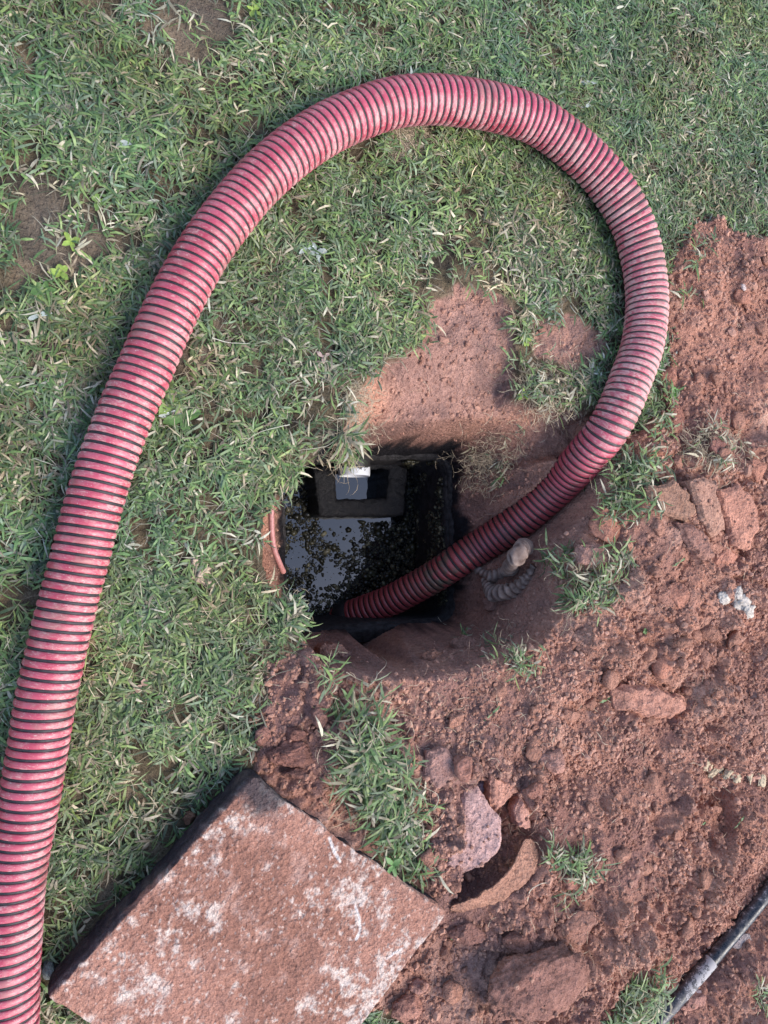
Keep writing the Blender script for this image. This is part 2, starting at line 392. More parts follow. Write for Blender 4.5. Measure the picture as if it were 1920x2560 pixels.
# ------------------------------------------------------------------ tank, baffle, pipe, sewage
M_conc = plain('black_stained_concrete', (.026, .023, .023), .75, .3, 70, .85, .006, 1.0)
M_baf, n_, l_, b_ = mat('sludge_coated_concrete'); g_ = n_.new('ShaderNodeNewGeometry').outputs['Position']
a1 = noise(n_, l_, 60, 6, .7, g_); a2 = noise(n_, l_, 420, 3, .6, g_)
r_ = ramp(n_, l_, a1.outputs[0], [(.38, (.006, .006, .008)), (.60, (.016, .014, .015)), (.80, (.07, .058, .054))]); r2_ = ramp(n_, l_, a2.outputs[0], [(.35, (.5, .5, .5)), (.7, (1.4, 1.4, 1.4))])
l_.new(mixc(n_, l_, 'MULTIPLY', 1.0, r_.outputs[0], r2_.outputs[0]), b_.inputs['Base Color']); b_.inputs['Roughness'].default_value = .42
l_.new(bump(n_, l_, a2.outputs[0], .9, .002, bump(n_, l_, a1.outputs[0], 1.0, .012)), b_.inputs['Normal'])

tank = empty('septic_tank', (rc[0], rc[1], Z_RIM)); tag(tank, 'open black stained concrete tank mouth full of dark sewage at the bottom of the pit', 'septic tank')
rings = [(.050, Z_RIM-.035, .004), (.032, Z_RIM-.016, .006), (.018, Z_RIM-.006, .005), (.010, Z_RIM-.003, .002), (.002, Z_RIM-.007, .002), (-.001, Z_RIM-.016, .002)]
VR = np.concatenate([rim_ring(o, z, 260, jit=j, seed=60) for o, z, j in rings]); adopt(mk('tank_rim', VR, [grid_faces(len(rings), 260, True)[:, ::-1]], M_conc, smooth=True), tank)
wr = [(-.001, Z_RIM-.0165)]+[(-.002-.001*k, Z_RIM-.02-.03*k) for k in range(14)]
VW = np.concatenate([rim_ring(o, z, 260) for o, z in wr]); nrm = (VW[:, :2]-rc); nrm /= np.linalg.norm(nrm, axis=1)[:, None]
VW[260:, :2] -= nrm[260:]*(.006*(fbm3(VW[260:], 22, 4, 3)+.6))[:, None]
adopt(mk('tank_wall', VW, [grid_faces(len(wr), 260, True)[:, ::-1]], M_conc, smooth=True), tank)

def rect_box(name, pxs, z0, z1, m, root, hole=None, sub_=26, jit=.003, seed=1, rnd=.012):
    """a block whose top outline is pxs at height z1, with an optional rectangular hole"""
    O = np.array([P(a, b, z1)[:2] for a, b in pxs]); I = None if hole is None else np.array([P(a, b, z1)[:2] for a, b in hole])
    def loop(Q, ins, z):
        c = Q.mean(0); out = []
        for k in range(4):
            a, b = Q[k], Q[(k+1) % 4]
            for t in np.linspace(0, 1, sub_, endpoint=False): out.append(a+(b-a)*t)
        out = np.array(out); d = out-c; L = np.abs(d).max(0); out = out-np.sign(d)*ins*np.minimum(np.abs(d)/L, 1)
        for _ in range(2): out = (np.roll(out, 1, 0)+2*out+np.roll(out, -1, 0))/4
        q = np.c_[out, np.full(len(out), z)]; q += jit*np.c_[fbm3(q, 50, 3, seed), fbm3(q, 50, 3, seed+9), fbm3(q, 50, 3, seed+19)]; return q
    Ls = [loop(O, 0, z0), loop(O, 0, (z0+z1)/2), loop(O, 0, z1-rnd), loop(O, rnd*.35, z1-rnd*.3), loop(O, rnd, z1)]
    if I is not None:
        Ls += [O_ for O_ in [loop((O*.5+I*.5), 0, z1+.001)]]+[loop(I, -rnd*.8, z1), loop(I, -.002, z1-rnd*.4), loop(I, 0, z1-rnd), loop(I, 0, z0)]
    V = np.concatenate(Ls); n = sub_*4
    fc = [grid_faces(len(Ls), n, True)]
    if I is None:
        V = np.vstack([V, [*O.mean(0), z1]]); k = (len(Ls)-1)*n; i = np.arange(n); fc.append(np.stack([k+i, k+(i+1) % n, np.full(n, len(V)-1)], 1))
    return adopt(mk(name, V, fc, m, smooth=True), root)
rect_box('baffle', [(676, 1006), (884, 1004), (874, 1116), (690, 1118)], -.75, -.52, M_baf, tank, hole=[(724, 996), (842, 996), (838, 1076), (728, 1078)], jit=.006)
M_pvc = plain('white_plastic_pipe', (.62, .62, .62), .35, .5, 45, .25, .0006, .3)
# stub of the white inlet pipe, running out of the tank's north wall
pa = P(768, 996, -.44); pb = pa.copy(); wall_y = rc[1]+rh
pb = np.array([pa[0]-.0, 0, -.43]); ye = P(768, 1030, -.47)[1]
th = np.linspace(0, 2*np.pi, 49)[:-1]
def tube_y(xc_, zc_, yA, yB, r, ri):
    rows = [(yA, r)]+[(yA+(yB-yA)*t, r) for t in (.5, .9)]+[(yB, r-.0005), (yB, ri+.0005), (yB+.002, ri), (yA, ri)]
    return np.concatenate([np.c_[xc_+rr*np.sin(th), np.full(48, yy), zc_+rr*np.cos(th)] for yy, rr in rows]), grid_faces(len(rows), 48, True)
pr = .047; V_, F_ = tube_y(pa[0], -.452, wall_y-.002, ye, pr, pr-.005)
M_pvs, n_, l_, b_ = mat('sludge_spotted_white_pipe'); g_ = n_.new('ShaderNodeNewGeometry').outputs['Position']; nz = noise(n_, l_, 55, 5, .7, g_)
sx = n_.new('ShaderNodeSeparateXYZ'); l_.new(g_, sx.inputs[0]); ad = n_.new('ShaderNodeMath'); ad.operation = 'MULTIPLY_ADD'; l_.new(sx.outputs[1], ad.inputs[0]); ad.inputs[1].default_value = 14; ad.inputs[2].default_value = -14*(ye+.021)
a3 = n_.new('ShaderNodeMath'); a3.operation = 'ADD'; l_.new(ad.outputs[0], a3.inputs[0]); l_.new(nz.outputs[0], a3.inputs[1])
r_ = ramp(n_, l_, a3.outputs[0], [(.50, (.66, .67, .68)), (.56, (.03, .028, .028))]); l_.new(r_.outputs[0], b_.inputs['Base Color']); b_.inputs['Roughness'].default_value = .4
adopt(mk('inlet_pipe', V_, [F_], M_pvs, smooth=True), tank)

M_sew, n_, l_, b_ = mat('black_sewage'); g_ = n_.new('ShaderNodeNewGeometry').outputs['Position']
b_.inputs['Base Color'].default_value = (.003, .0035, .005, 1); b_.inputs['Roughness'].default_value = .03; b_.inputs['IOR'].default_value = 1.8
nz = noise(n_, l_, 26, 3, .5, g_); l_.new(bump(n_, l_, nz.outputs[0], .05, .002), b_.inputs['Normal'])
fl = noise(n_, l_, 38, 7, .72, g_, .6); fk = ramp(n_, l_, fl.outputs[0], [(.62, (0, 0, 0)), (.68, (1, 1, 1))])
l_.new(mixc(n_, l_, 'MIX', fk.outputs[0], (.004, .0045, .006), (.045, .042, .034)), b_.inputs['Base Color'])
l_.new(ramp(n_, l_, fl.outputs[0], [(.60, (.02,)*3), (.70, (.38,)*3)]).outputs[0], b_.inputs['Roughness'])
rr_ = rim_ring(.01, Z_WATER, 120); ctr = np.array([[rc[0], rc[1], Z_WATER]]); i = np.arange(120)
sew = mk('sewage_water', np.vstack([rr_, ctr]), [np.stack([i, (i+1) % 120, np.full(120, 120)], 1)], M_sew, smooth=True); tag(sew, kind='structure')

# floating scum: small lumps on the liquid
N = 11000; sx_, sy_ = (rng.random(N)*2-1)*rw, (rng.random(N)*2-1)*rh
q = rc+sx_[:, None]*ux+sy_[:, None]*uy
cov = .22+fbm(q[:, 0], q[:, 1], 16, 5, 71, .65)+.95*sst(-.02, .10, sx_/rw*.3-.012+.10*-sy_)+.55*sst(0, -.8, sy_/rh)*(1-.6*sst(.2, -.6, sx_/rw))
bx, by = P(690, 1160, Z_WATER)[:2]
cov = cov-1.0*np.exp(-((q[:, 0]-P(745, 1160, Z_WATER)[0])**2/.0050+(q[:, 1]-P(745, 1150, Z_WATER)[1])**2/.0018))-.55*np.exp(-((q[:, 0]-P(720, 1230, Z_WATER)[0])**2/.004+(q[:, 1]-P(720, 1230, Z_WATER)[1])**2/.004))
inbaf = sdf(poly([(690, 985), (880, 985), (873, 1122), (695, 1126)], Z_WATER), q[:, 0], q[:, 1]) < .006
clr = hose_clear(q[:, 0], q[:, 1]) > Z_WATER+.01
keep = ((cov > .12) | (rng.random(N) < .05)) & ~inbaf & clr & (rim_sdf(q[:, 0], q[:, 1]) < -.006); q = q[keep]; cv = cov[keep]; n = len(q)
def blobs(centers, radii, flat, cols, seed, subd=1, jitter=.35):
    V0, T0 = ICO[subd]; rg = np.random.default_rng(seed); n = len(centers); k = len(V0)
    V = V0[None]*(1+jitter*(rg.random((n, k, 1))*2-1)); V = V*radii[:, None, None]*(1+.5*(rg.random((n, 1, 3))-.5))
    a = rg.random(n)*6.28; ca, sa = np.cos(a)[:, None], np.sin(a)[:, None]
    x_, y_ = V[:, :, 0].copy(), V[:, :, 1].copy(); V[:, :, 0] = x_*ca-y_*sa; V[:, :, 1] = x_*sa+y_*ca; V[:, :, 2] *= flat
    V += centers[:, None]; Fb = (T0[None]+(np.arange(n)*k)[:, None, None]).reshape(-1, 3)
    return V.reshape(-1, 3), Fb, np.repeat(cols, k, 0)
rad = .0014+.0060*rng.random(n)**3.5+.008*(rng.random(n) < .02); base = np.array([[.030, .026, .014], [.055, .048, .026], [.018, .017, .012], [.16, .14, .085]])
cc = base[rng.choice(4, n, p=[.36, .26, .30, .08])]*(.5+.9*rng.random((n, 1)))
q3 = np.c_[q, np.full(n, Z_WATER+.0005)]
nw = 2600; a_ = rng.random(nw); zz_ = Z_RIM-.03-rng.random(nw)*(.20); yy_ = (rng.random(nw)*2-1)*(rh-.03); east = rng.random(nw) < .72
lx = np.where(east, rw-.010, (rng.random(nw)*.45+.5)*rw); ly = np.where(east, yy_, rh-.010)
kw = fbm(np.where(east, ly, lx), zz_, 16, 4, 75) > .02; pw_ = rc+lx[:, None]*ux+ly[:, None]*uy; q3w = np.c_[pw_, zz_][kw]; q3 = np.r_[q3, q3w]
rad = np.r_[rad, .002+.006*rng.random(len(q3w))**2]; cc = np.r_[cc, base[rng.choice(4, len(q3w), p=[.4, .35, .15, .10])]*(.7+.6*rng.random((len(q3w), 1)))]; n = len(q3)
V_, F_, c_ = blobs(q3, rad, .6, cc, 3)
M_scum = leaf_material('wet_scum', .30, 0)
sc = mk('floating_scum', V_, [F_], M_scum, c_, smooth=True); tag(sc, 'brown and olive lumps of scum floating on the black sewage', 'scum', kind='stuff')

# ------------------------------------------------------------------ suction hose
tan = np.gradient(HC, axis=0); tan /= np.linalg.norm(tan, axis=1)[:, None]
NN = np.zeros_like(HC); v = np.array([0, 0, 1.0])
for k in range(len(HC)):
    v = v-tan[k]*(v@tan[k]); v /= np.linalg.norm(v); NN[k] = v
BB = np.cross(tan, NN)
def ev(A, s): return np.stack([np.interp(s, HS, A[:, j]) for j in range(3)], -1)
PITCH = .0183; SEG = 46
def helix(prof, s0, s1, rof, phase=0):
    nt_ = int((s1-s0)/PITCH*SEG); t = np.arange(nt_+1); s = s0+t*PITCH/SEG; thh = 2*np.pi*t/SEG+phase
    sj = s[:, None]+np.array([p[0] for p in prof])[None]; sj = np.clip(sj, 0, HL)
    c = ev(HC, sj); n_ = ev(NN, sj); b_ = ev(BB, sj); T_ = ev(tan, sj)
    wob = .0006*(fbm(s*9, thh*0, 1, 2, 3))[:, None]
    r = rof(sj)+np.array([p[1] for p in prof])[None]+wob
    V = c+r[..., None]*(n_*np.cos(thh)[:, None, None]+b_*np.sin(thh)[:, None, None])
    uv = np.stack([sj, np.broadcast_to(np.mod(thh, 2*np.pi)[:, None]*HOSE_R, sj.shape)], -1)
    side_ = np.broadcast_to(np.sin(thh)[:, None], sj.shape); top_ = np.broadcast_to(np.cos(thh)[:, None], sj.shape)
    return V.reshape(-1, 3), grid_faces(len(t), len(prof)), uv.reshape(-1, 2), sj.ravel(), side_.ravel(), top_.ravel()
wr_ = PITCH*.36
red_prof = [(wr_*math.cos(a)*1.0, -.0018+.0034*math.sin(a)**.75) for a in np.linspace(math.pi, 0, 8)]
red_prof[0] = (-wr_, -.0035); red_prof[-1] = (wr_, -.0035)
V_, F_, uv_, sj_, sd_, tp_ = helix(red_prof, .0, HL-.012, lambda s: hrad(s))
p2 = V_
# where the hose is dusty: on its outer right bend, around the crossing of the tank mouth
L_of = lambda px, py, z=.06: HS[np.argmin(np.linalg.norm(HC-P(px, py, z), axis=1))]
sA, sB, sC = L_of(1359, 468), L_of(1397, 640), L_of(1310, 931); sM = L_of(961, 1231, -.36)
dust = .15+.65*sst(sA-.25, sB, sj_)*sst(sC+.10, sC-.12, sj_)*(.55+.6*sst(-.2, .9, -sd_ if True else sd_))
dust = dust+.26*sst(-.1, .8, sd_)*(sj_ < sA)+.35*sst(.1, .5, fbm3(V_, 5, 3, 44))*(sj_ < sC)
wet = sst(sC, sC+.3, sj_)
smear = np.maximum(np.exp(-((sj_-sM)/.09)**2)*sst(.1, .5, fbm3(V_, 45, 3, 5)+.25), .45*sst(.18, .5, fbm3(V_, 16, 4, 15)+.3*fbm3(V_, 70, 2, 25)))
M_red, n_, l_, b_ = mat('red_plastic_rib'); uvn = n_.new('ShaderNodeUVMap').outputs[0]; gp = n_.new('ShaderNodeNewGeometry').outputs['Position']
mp = n_.new('ShaderNodeMapping'); mp.inputs['Scale'].default_value = (1, .28, 1); l_.new(uvn, mp.inputs['Vector'])
nA = noise(n_, l_, 330, 5, .75, mp.outputs[0]); nB = noise(n_, l_, 34, 3, .6, gp); nC = noise(n_, l_, 380, 2, .5, gp); nD = noise(n_, l_, 9, 2, .5, gp)
dA, wA, sA_ = attr(n_, 'dust').outputs['Fac'], attr(n_, 'wet').outputs['Fac'], attr(n_, 'smear').outputs['Fac']
basec = ramp(n_, l_, nD.outputs[0], [(.35, (.36, .036, .062)), (.65, (.46, .070, .105))]).outputs[0]
wetc = mixc(n_, l_, 'MIX', wA, basec, (.25, .036, .040))
sc_ = n_.new('ShaderNodeMath'); sc_.operation = 'MULTIPLY_ADD'; l_.new(nB.outputs[0], sc_.inputs[0]); sc_.inputs[1].default_value = .55; l_.new(nA.outputs[0], sc_.inputs[2])
s2 = n_.new('ShaderNodeMath'); s2.operation = 'MULTIPLY_ADD'; l_.new(dA, s2.inputs[0]); s2.inputs[1].default_value = .34; l_.new(sc_.outputs[0], s2.inputs[2])
s3 = n_.new('ShaderNodeMath'); s3.operation = 'MULTIPLY_ADD'; l_.new(wA, s3.inputs[0]); s3.inputs[1].default_value = -.16; l_.new(s2.outputs[0], s3.inputs[2])
mask = ramp(n_, l_, s3.outputs[0], [(.82, (0, 0, 0)), (.95, (.32, .32, .32)), (1.06, (.75, .75, .75))]).outputs[0]
col1 = mixc(n_, l_, 'MIX', mask, wetc, (.56, .34, .30))
spk = ramp(n_, l_, nC.outputs[0], [(.67, (0, 0, 0)), (.71, (.8, .8, .8))]).outputs[0]
col2 = mixc(n_, l_, 'MIX', spk, col1, (.60, .42, .38))
smc = mixc(n_, l_, 'MIX', wA, (.24, .13, .10), (.09, .07, .05)); col3 = mixc(n_, l_, 'MIX', sA_, col2, smc)
l_.new(col3, b_.inputs['Base Color'])
rg_ = ramp(n_, l_, s2.outputs[0], [(.75, (.30, .30, .30)), (1.0, (.75, .75, .75))]); l_.new(rg_.outputs[0], b_.inputs['Roughness'])
l_.new(bump(n_, l_, nA.outputs[0], .35, .0006), b_.inputs['Normal'])
b_.inputs['Specular IOR Level'].default_value = .75
M_blk, n_, l_, b_ = mat('black_rubber_seam'); gp = n_.new('ShaderNodeNewGeometry').outputs['Position']
nB = noise(n_, l_, 60, 4, .7, gp); r_ = ramp(n_, l_, nB.outputs[0], [(.4, (.013, .012, .015)), (.8, (.05, .042, .042))])
dA2 = attr(n_, 'dust').outputs['Fac']; dm = n_.new('ShaderNodeMath'); dm.operation = 'MULTIPLY'; l_.new(dA2, dm.inputs[0]); l_.new(nB.outputs[0], dm.inputs[1])
l_.new(mixc(n_, l_, 'MIX', dm.outputs[0], r_.outputs[0], (.32, .24, .21)), b_.inputs['Base Color']); b_.inputs['Roughness'].default_value = .6
o0 = P(100, 1500, 0)
hose = empty('suction_hose', (o0[0], o0[1], 0)); tag(hose, 'thick ribbed red and black suction hose looping over the grass down into the tank', 'hose')
adopt(mk('red_rib', V_, [F_], M_red, smooth=True, uv=uv_, extra={'dust': dust, 'wet': wet, 'smear': smear}), hose)
wb = PITCH*.235
blk_prof = [(PITCH/2-wb, -.0040), (PITCH/2-wb*.6, -.0019), (PITCH/2+wb*.6, -.0019), (PITCH/2+wb, -.0040)]
V_, F_, uv_, sj_, sd_, tp_ = helix(blk_prof, .0, HL-.012, lambda s: hrad(s)*(1-.012*sst(HL-1.1, HL-.6, s)))
dust = .45*sst(sA-.25, sB, sj_)*sst(sC+.10, sC-.12, sj_)*(.4+.8*sst(-.2, .9, -sd_))
adopt(mk('black_seam', V_, [F_], M_blk, smooth=True, uv=uv_, extra={'dust': dust}), hose)
sE = L_of(739, 1334, -.62); ss = np.linspace(sE-.05, sE+.012, 6); th2 = np.linspace(0, 2*np.pi, 64, endpoint=False)
rr2 = np.array([.044, .0495, .050, .050, .0495, .044])
Vc = (ev(HC, ss)[:, None]+rr2[:, None, None]*(ev(NN, ss)[:, None]*np.cos(th2)[None, :, None]+ev(BB, ss)[:, None]*np.sin(th2)[None, :, None])).reshape(-1, 3)
adopt(mk('end_collar', Vc, [grid_faces(6, 64, True)], M_blk, smooth=True, extra={'dust': np.zeros(len(Vc))}), hose)

# ------------------------------------------------------------------ concrete lid
A_, Rr, Ll = P(545, 1662, .092)[:2], P(982, 1970, .092)[:2], P(78, 2158, .092)[:2]; Dd = P(590, 2500, .092)[:2]
Nn = 250; u = np.linspace(0, 1, Nn); U_, V2 = np.meshgrid(u, u, indexing='ij'); U_ = U_.ravel(); V2 = V2.ravel()
def lidxy(U_, V2): return ((1-U_)*(1-V2))[:, None]*A_+(U_*(1-V2))[:, None]*Rr+((1-U_)*V2)[:, None]*Ll+(U_*V2)[:, None]*Dd
q = lidxy(U_, V2); le = .60
eu = np.minimum(U_, 1-U_)*.47; evv = np.minimum(V2, 1-V2)*.62; e = np.minimum(eu, evv)
corner = np.hypot(np.clip(.03-eu, 0, 1), np.clip(.03-evv, 0, 1)); cen = lidxy(np.array([.5]), np.array([.5]))[0]
ed = sst(.02, 0, e); dirc = (cen-q); dirc /= np.linalg.norm(dirc, axis=1)[:, None]
q = q+dirc*(ed*(.013*(fbm(q[:, 0], q[:, 1], 13, 5, 81, .6)+.6)+.003*(fbm(q[:, 0], q[:, 1], 60, 2, 82)+1)))[:, None]+dirc*(np.clip(corner-.026, 0, 1)*.7)[:, None]
zt = .090+.0022*fbm(q[:, 0], q[:, 1], 12, 4, 83)+.0011*fbm(q[:, 0], q[:, 1], 55, 3, 84)
patch = sst(-.20, .35, fbm(q[:, 0], q[:, 1], 7, 4, 85)+.5*gsp(q[:, 0], q[:, 1], 520, 1900, .13)+.3*gsp(q[:, 0], q[:, 1], 450, 2000, .12))
zt = zt+patch*(.0016*fbm(q[:, 0], q[:, 1], 150, 2, 86)+.10*domes(q[:, 0], q[:, 1], .010, 87))-.010*sst(.016, 0, e)**2-.004*sst(.03, .0, e)*(fbm(q[:, 0], q[:, 1], 20, 3, 88) > .25)
g1 = fbm(q[:, 0], q[:, 1], 9, 5, 91, .62); g2 = fbm(q[:, 0], q[:, 1], 30, 5, 92, .65); g3 = fbm(q[:, 0], q[:, 1], 120, 3, 93, .7)
Cl = np.tile(np.array([.36, .18, .130]), (len(q), 1)); Cl = mixn(Cl, (.27, .13, .092), patch*.85)
Cl = mixn(Cl, (.44, .27, .215), sst(.0, .45, g2)*.6)
wh = sst(.14, .55, g1*.55+g2*.75+.28*g3+.12*sst(.3, .9, U_)+.20*sst(.05, .0, e)-.30*gsp(q[:, 0], q[:, 1], 560, 1930, .10)+.10*gsp(q[:, 0], q[:, 1], 860, 1860, .10)+.10*gsp(q[:, 0], q[:, 1], 300, 2180, .16))
Cl = mixn(Cl, (.66, .55, .47), wh*.72*sst(-.4, .3, g3+.6*g2)); Cl = mixn(Cl, (.62, .50, .43), .6*sst(.35, .55, g3+.35*g1))
def strk(path, wd):
    pp = [tuple(P(a, b, .09)[:2]) for a, b in path]; return sst(wd, wd*.25, polydist(pp, q[:, 0], q[:, 1])+.004*g2)*sst(-.5, .1, g3+.3)
for pth in ([(768, 1958), (776, 1985), (778, 2010), (770, 2028)], [(835, 2072), (850, 2060), (868, 2050)], [(735, 1862), (722, 1838), (712, 1812)]):
    Cl = mixn(Cl, (.74, .68, .62), strk(pth, .0045)*.8)
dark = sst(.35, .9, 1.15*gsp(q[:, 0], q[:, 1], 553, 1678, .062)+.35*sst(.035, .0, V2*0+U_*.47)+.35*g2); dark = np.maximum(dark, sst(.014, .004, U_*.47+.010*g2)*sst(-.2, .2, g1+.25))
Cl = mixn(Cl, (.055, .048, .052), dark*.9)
Cl = mixn(Cl, (.62, .55, .46), gsp(q[:, 0], q[:, 1], 860, 1850, .025)*.8)
grid_i = np.arange(Nn*Nn).reshape(Nn, Nn)
per = np.r_[grid_i[:-1, 0], grid_i[-1, :-1], grid_i[-1:0:-1, -1], grid_i[0, -1:0:-1]]; npz = len(per)
Vt = np.c_[q, zt]; rows = [per]; Vs = [Vt]; Cs = [Cl]; offs = len(Vt); faces = [grid_faces(Nn, Nn)]
prev = per
for k, (dz, outw) in enumerate(((.016, -.001), (.03, .000), (.05, -.001), (.07, -.003), (.094, -.008))):
    o_ = q[per]-dirc[per]*outw; zq = zt[per]-dz
    o3 = np.c_[o_, zq]; o3[:, :2] += -dirc[per]*(.004*fbm3(o3, 40, 3, 9))[:, None]
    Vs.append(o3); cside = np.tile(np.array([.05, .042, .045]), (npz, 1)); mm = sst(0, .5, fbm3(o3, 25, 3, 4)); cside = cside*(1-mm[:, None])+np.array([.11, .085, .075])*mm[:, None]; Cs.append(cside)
    cur = offs+np.arange(npz); faces.append(np.stack([prev, cur, np.roll(cur, -1), np.roll(prev, -1)], 1)); prev = cur; offs += npz
Vs.append(np.array([[*cen, -.004]])); Cs.append(np.array([[.05, .04, .04]])); faces.append(np.stack([prev, np.full(npz, offs), np.roll(prev, -1)], 1))
Vl = np.concatenate(Vs)
lid = mk('concrete_lid', Vl, faces, M_slab, np.concatenate(Cs), smooth=True)
tag(lid, 'thick rectangular concrete slab dusted with red clay and white lime lying on the grass', 'concrete slab')
LIDPOLY = [tuple(A_), tuple(Rr), tuple(Dd), tuple(Ll)]

# ------------------------------------------------------------------ black pipe, bottom right
def sweep(path, rad, nseg=40, prof=None):
    path = np.asarray(path, float); t = np.gradient(path, axis=0); t /= np.linalg.norm(t, axis=1)[:, None]; v = np.array([0, 0, 1.0]); A = []
    for k in range(len(path)):
        v = v-t[k]*(v@t[k]); v /= np.linalg.norm(v); A.append(v.copy())
    A = np.array(A); B = np.cross(t, A); a = np.linspace(0, 2*np.pi, nseg, endpoint=False); rad = np.broadcast_to(np.asarray(rad, float), (len(path),))
    V = path[:, None]+rad[:, None, None]*(A[:, None]*np.cos(a)[None, :, None]+B[:, None]*np.sin(a)[None, :, None])
    return V.reshape(-1, 3), grid_faces(len(path), nseg, True)
pp = [P(a, b, .012) for a, b in [(1780, 1770), (1659, 1925), (1640, 1950), (1560, 2046), (1470, 2148), (1418, 2205), (1330, 2300), (1250, 2400)]]
PC, PS_ = smooth_path(pp, 120); prd = .0185
def pipe_mat(name, dusty):
    m, n, l, b = mat(name); g = n.new('ShaderNodeNewGeometry').outputs['Position']; a = noise(n, l, 60, 5, .7, g); c = noise(n, l, 320, 3, .6, g)
    ma = n.new('ShaderNodeMath'); ma.operation = 'MULTIPLY_ADD'; l.new(c.outputs[0], ma.inputs[0]); ma.inputs[1].default_value = .5; l.new(a.outputs[0], ma.inputs[2])
    dA = attr(n, 'dust').outputs['Fac']; m2 = n.new('ShaderNodeMath'); m2.operation = 'MULTIPLY_ADD'; l.new(dA, m2.inputs[0]); m2.inputs[1].default_value = .55; l.new(ma.outputs[0], m2.inputs[2])
    k = ramp(n, l, m2.outputs[0], [(.78, (.0,)*3), (1.05, (.22,)*3), (1.4, (.75,)*3)]).outputs[0]
    l.new(mixc(n, l, 'MIX', k, (.012, .013, .018), (.46, .42, .40)), b.inputs['Base Color'])
    r = ramp(n, l, m2.outputs[0], [(.7, (.26,)*3), (1.1, (.8,)*3)]); l.new(r.outputs[0], b.inputs['Roughness']); return m
M_pp = pipe_mat('black_poly_pipe', False)
oP = P(1530, 2080, 0); bp = empty('black_pipe', (oP[0], oP[1], 0)); tag(bp, 'straight black plastic pipe with a dusty grey sleeve half buried in the red soil', 'pipe')
V_, F_ = sweep(PC, prd); sdv = np.tile(np.sin(np.linspace(0, 2*np.pi, 40, endpoint=False)), 120)
adopt(mk('pipe', V_, [F_], M_pp, smooth=True, extra={'dust': .02+.22*sst(.5, .95, np.abs(sdv))}), bp)
iA = np.argmin(np.linalg.norm(PC-P(1536, 2072, .01), axis=1)); iB = np.argmin(np.linalg.norm(PC-P(1360, 2270, .01), axis=1)); pc = PC[iA:iB]
d0 = pc[1]-pc[0]; pc = np.vstack([pc[:1]-d0*.04, pc[:1]-d0*.03, pc, pc[-1:]+d0*.03]); rd = np.full(len(pc), prd+.0022); rd[0] = prd-.001; rd[1] = prd+.0015; rd[-1] = prd
V_, F_ = sweep(pc, rd); tt = np.repeat(np.linspace(0, 1, len(pc)), 40)
adopt(mk('sleeve', V_, [F_], M_pp, smooth=True, extra={'dust': .62*sst(.85, .05, tt)*(.6+.4*np.tile(np.cos(np.linspace(0, 2*np.pi, 40, endpoint=False)), len(pc)))}), bp)

# ------------------------------------------------------------------ small red pipe in the left pit wall
ep = [P(587, 1085, -.06), P(586, 1100, -.075), P(587, 1150, -.10), P(592, 1185, -.12), P(603, 1215, -.14), P(612, 1235, -.17)]
EC, _ = smooth_path(ep, 40); EC[:, 0] += .0
V_, F_ = sweep(EC, .0068, 20); M_rp = plain('faded_red_pipe', (.40, .17, .15), .45, .5, 120, .35, .0005, .3)
redpipe = mk('conduit', V_, [F_], M_rp, smooth=True); tag(redpipe, 'thin faded red pipe running down the orange left wall of the pit', 'pipe')

# ------------------------------------------------------------------ crumpled corrugated sleeve under the hose
def crumple(path, rad, seed, pitch=.017, flat=.75):
    n = 220; C0, s0_ = smooth_path(path, n); r0 = np.interp(s0_, np.linspace(0, s0_[-1], len(rad)), rad); V, Fc = sweep(C0, r0, 56)
    cc = np.repeat(C0, 56, 0); out = V-cc; an = np.tile(np.linspace(0, 2*np.pi, 56, endpoint=False), n); ss_ = np.repeat(s0_, 56); L_ = np.linalg.norm(out, axis=1)[:, None]
    ph = ss_/pitch+.22*np.sin(an+seed)+.10*np.sin(2*an+2*seed)+.75*fbm3(V, 14, 2, seed)
    rdg = np.abs(np.sin(np.pi*ph)); low = fbm3(V, 18, 3, seed+1); hi_ = fbm3(V, 70, 3, seed+2)
    V = cc+out*(1+.30*(rdg**1.4-.5)+.45*low+.16*hi_)[:, None]; V[:, 2] = cc[:, 2]+(V[:, 2]-cc[:, 2])*.7
    V += .010*np.c_[fbm3(V, 12, 2, seed+11), fbm3(V, 12, 2, seed+12), .5*fbm3(V, 12, 2, seed+13)]
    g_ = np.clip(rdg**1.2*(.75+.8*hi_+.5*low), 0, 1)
    return V, Fc, np.array([.060, .036, .030])[None]*(1-g_[:, None])+np.array([.30, .22, .18])[None]*g_[:, None]  # ridge highlights and groove shading painted into the vertex colours
M_cor, n_, l_, b_ = mat('muddy_grey_sleeve'); g_ = n_.new('ShaderNodeNewGeometry').outputs['Position']; a1 = noise(n_, l_, 45, 5, .7, g_); a2 = noise(n_, l_, 300, 3, .6, g_)
r_ = ramp(n_, l_, a1.outputs[0], [(.34, (.08, .045, .035)), (.50, (.20, .13, .10)), (.70, (.40, .31, .26))]); l_.new(mixc(n_, l_, 'MIX', .65, r_.outputs[0], attr(n_).outputs[0]), b_.inputs['Base Color']); b_.inputs['Roughness'].default_value = .7; b_.inputs['Specular IOR Level'].default_value = .3
l_.new(bump(n_, l_, a2.outputs[0], .5, .001), b_.inputs['Normal'])
cz = [G(a, b)[2] for a, b in ((1060, 1225), (1120, 1200), (1165, 1150))]
SX, SY = 14, 10
cr = empty('corrugated_sleeve', tuple(G(1110, 1210))); tag(cr, 'crumpled muddy grey corrugated sleeve lying in the pit beneath the red hose', 'sleeve')
def GP(px, py, up):
    g = G(px, py, 0, False); return P(px, py, g[2]+up)
V_, F_, c_ = crumple([GP(1028, 1230, .016), GP(1058, 1240, .018), GP(1094, 1226, .016), GP(1128, 1194, .012), GP(1148, 1168, .004), GP(1158, 1150, -.006)], [.010, .018, .021, .018, .012, .006], 5, .0165)
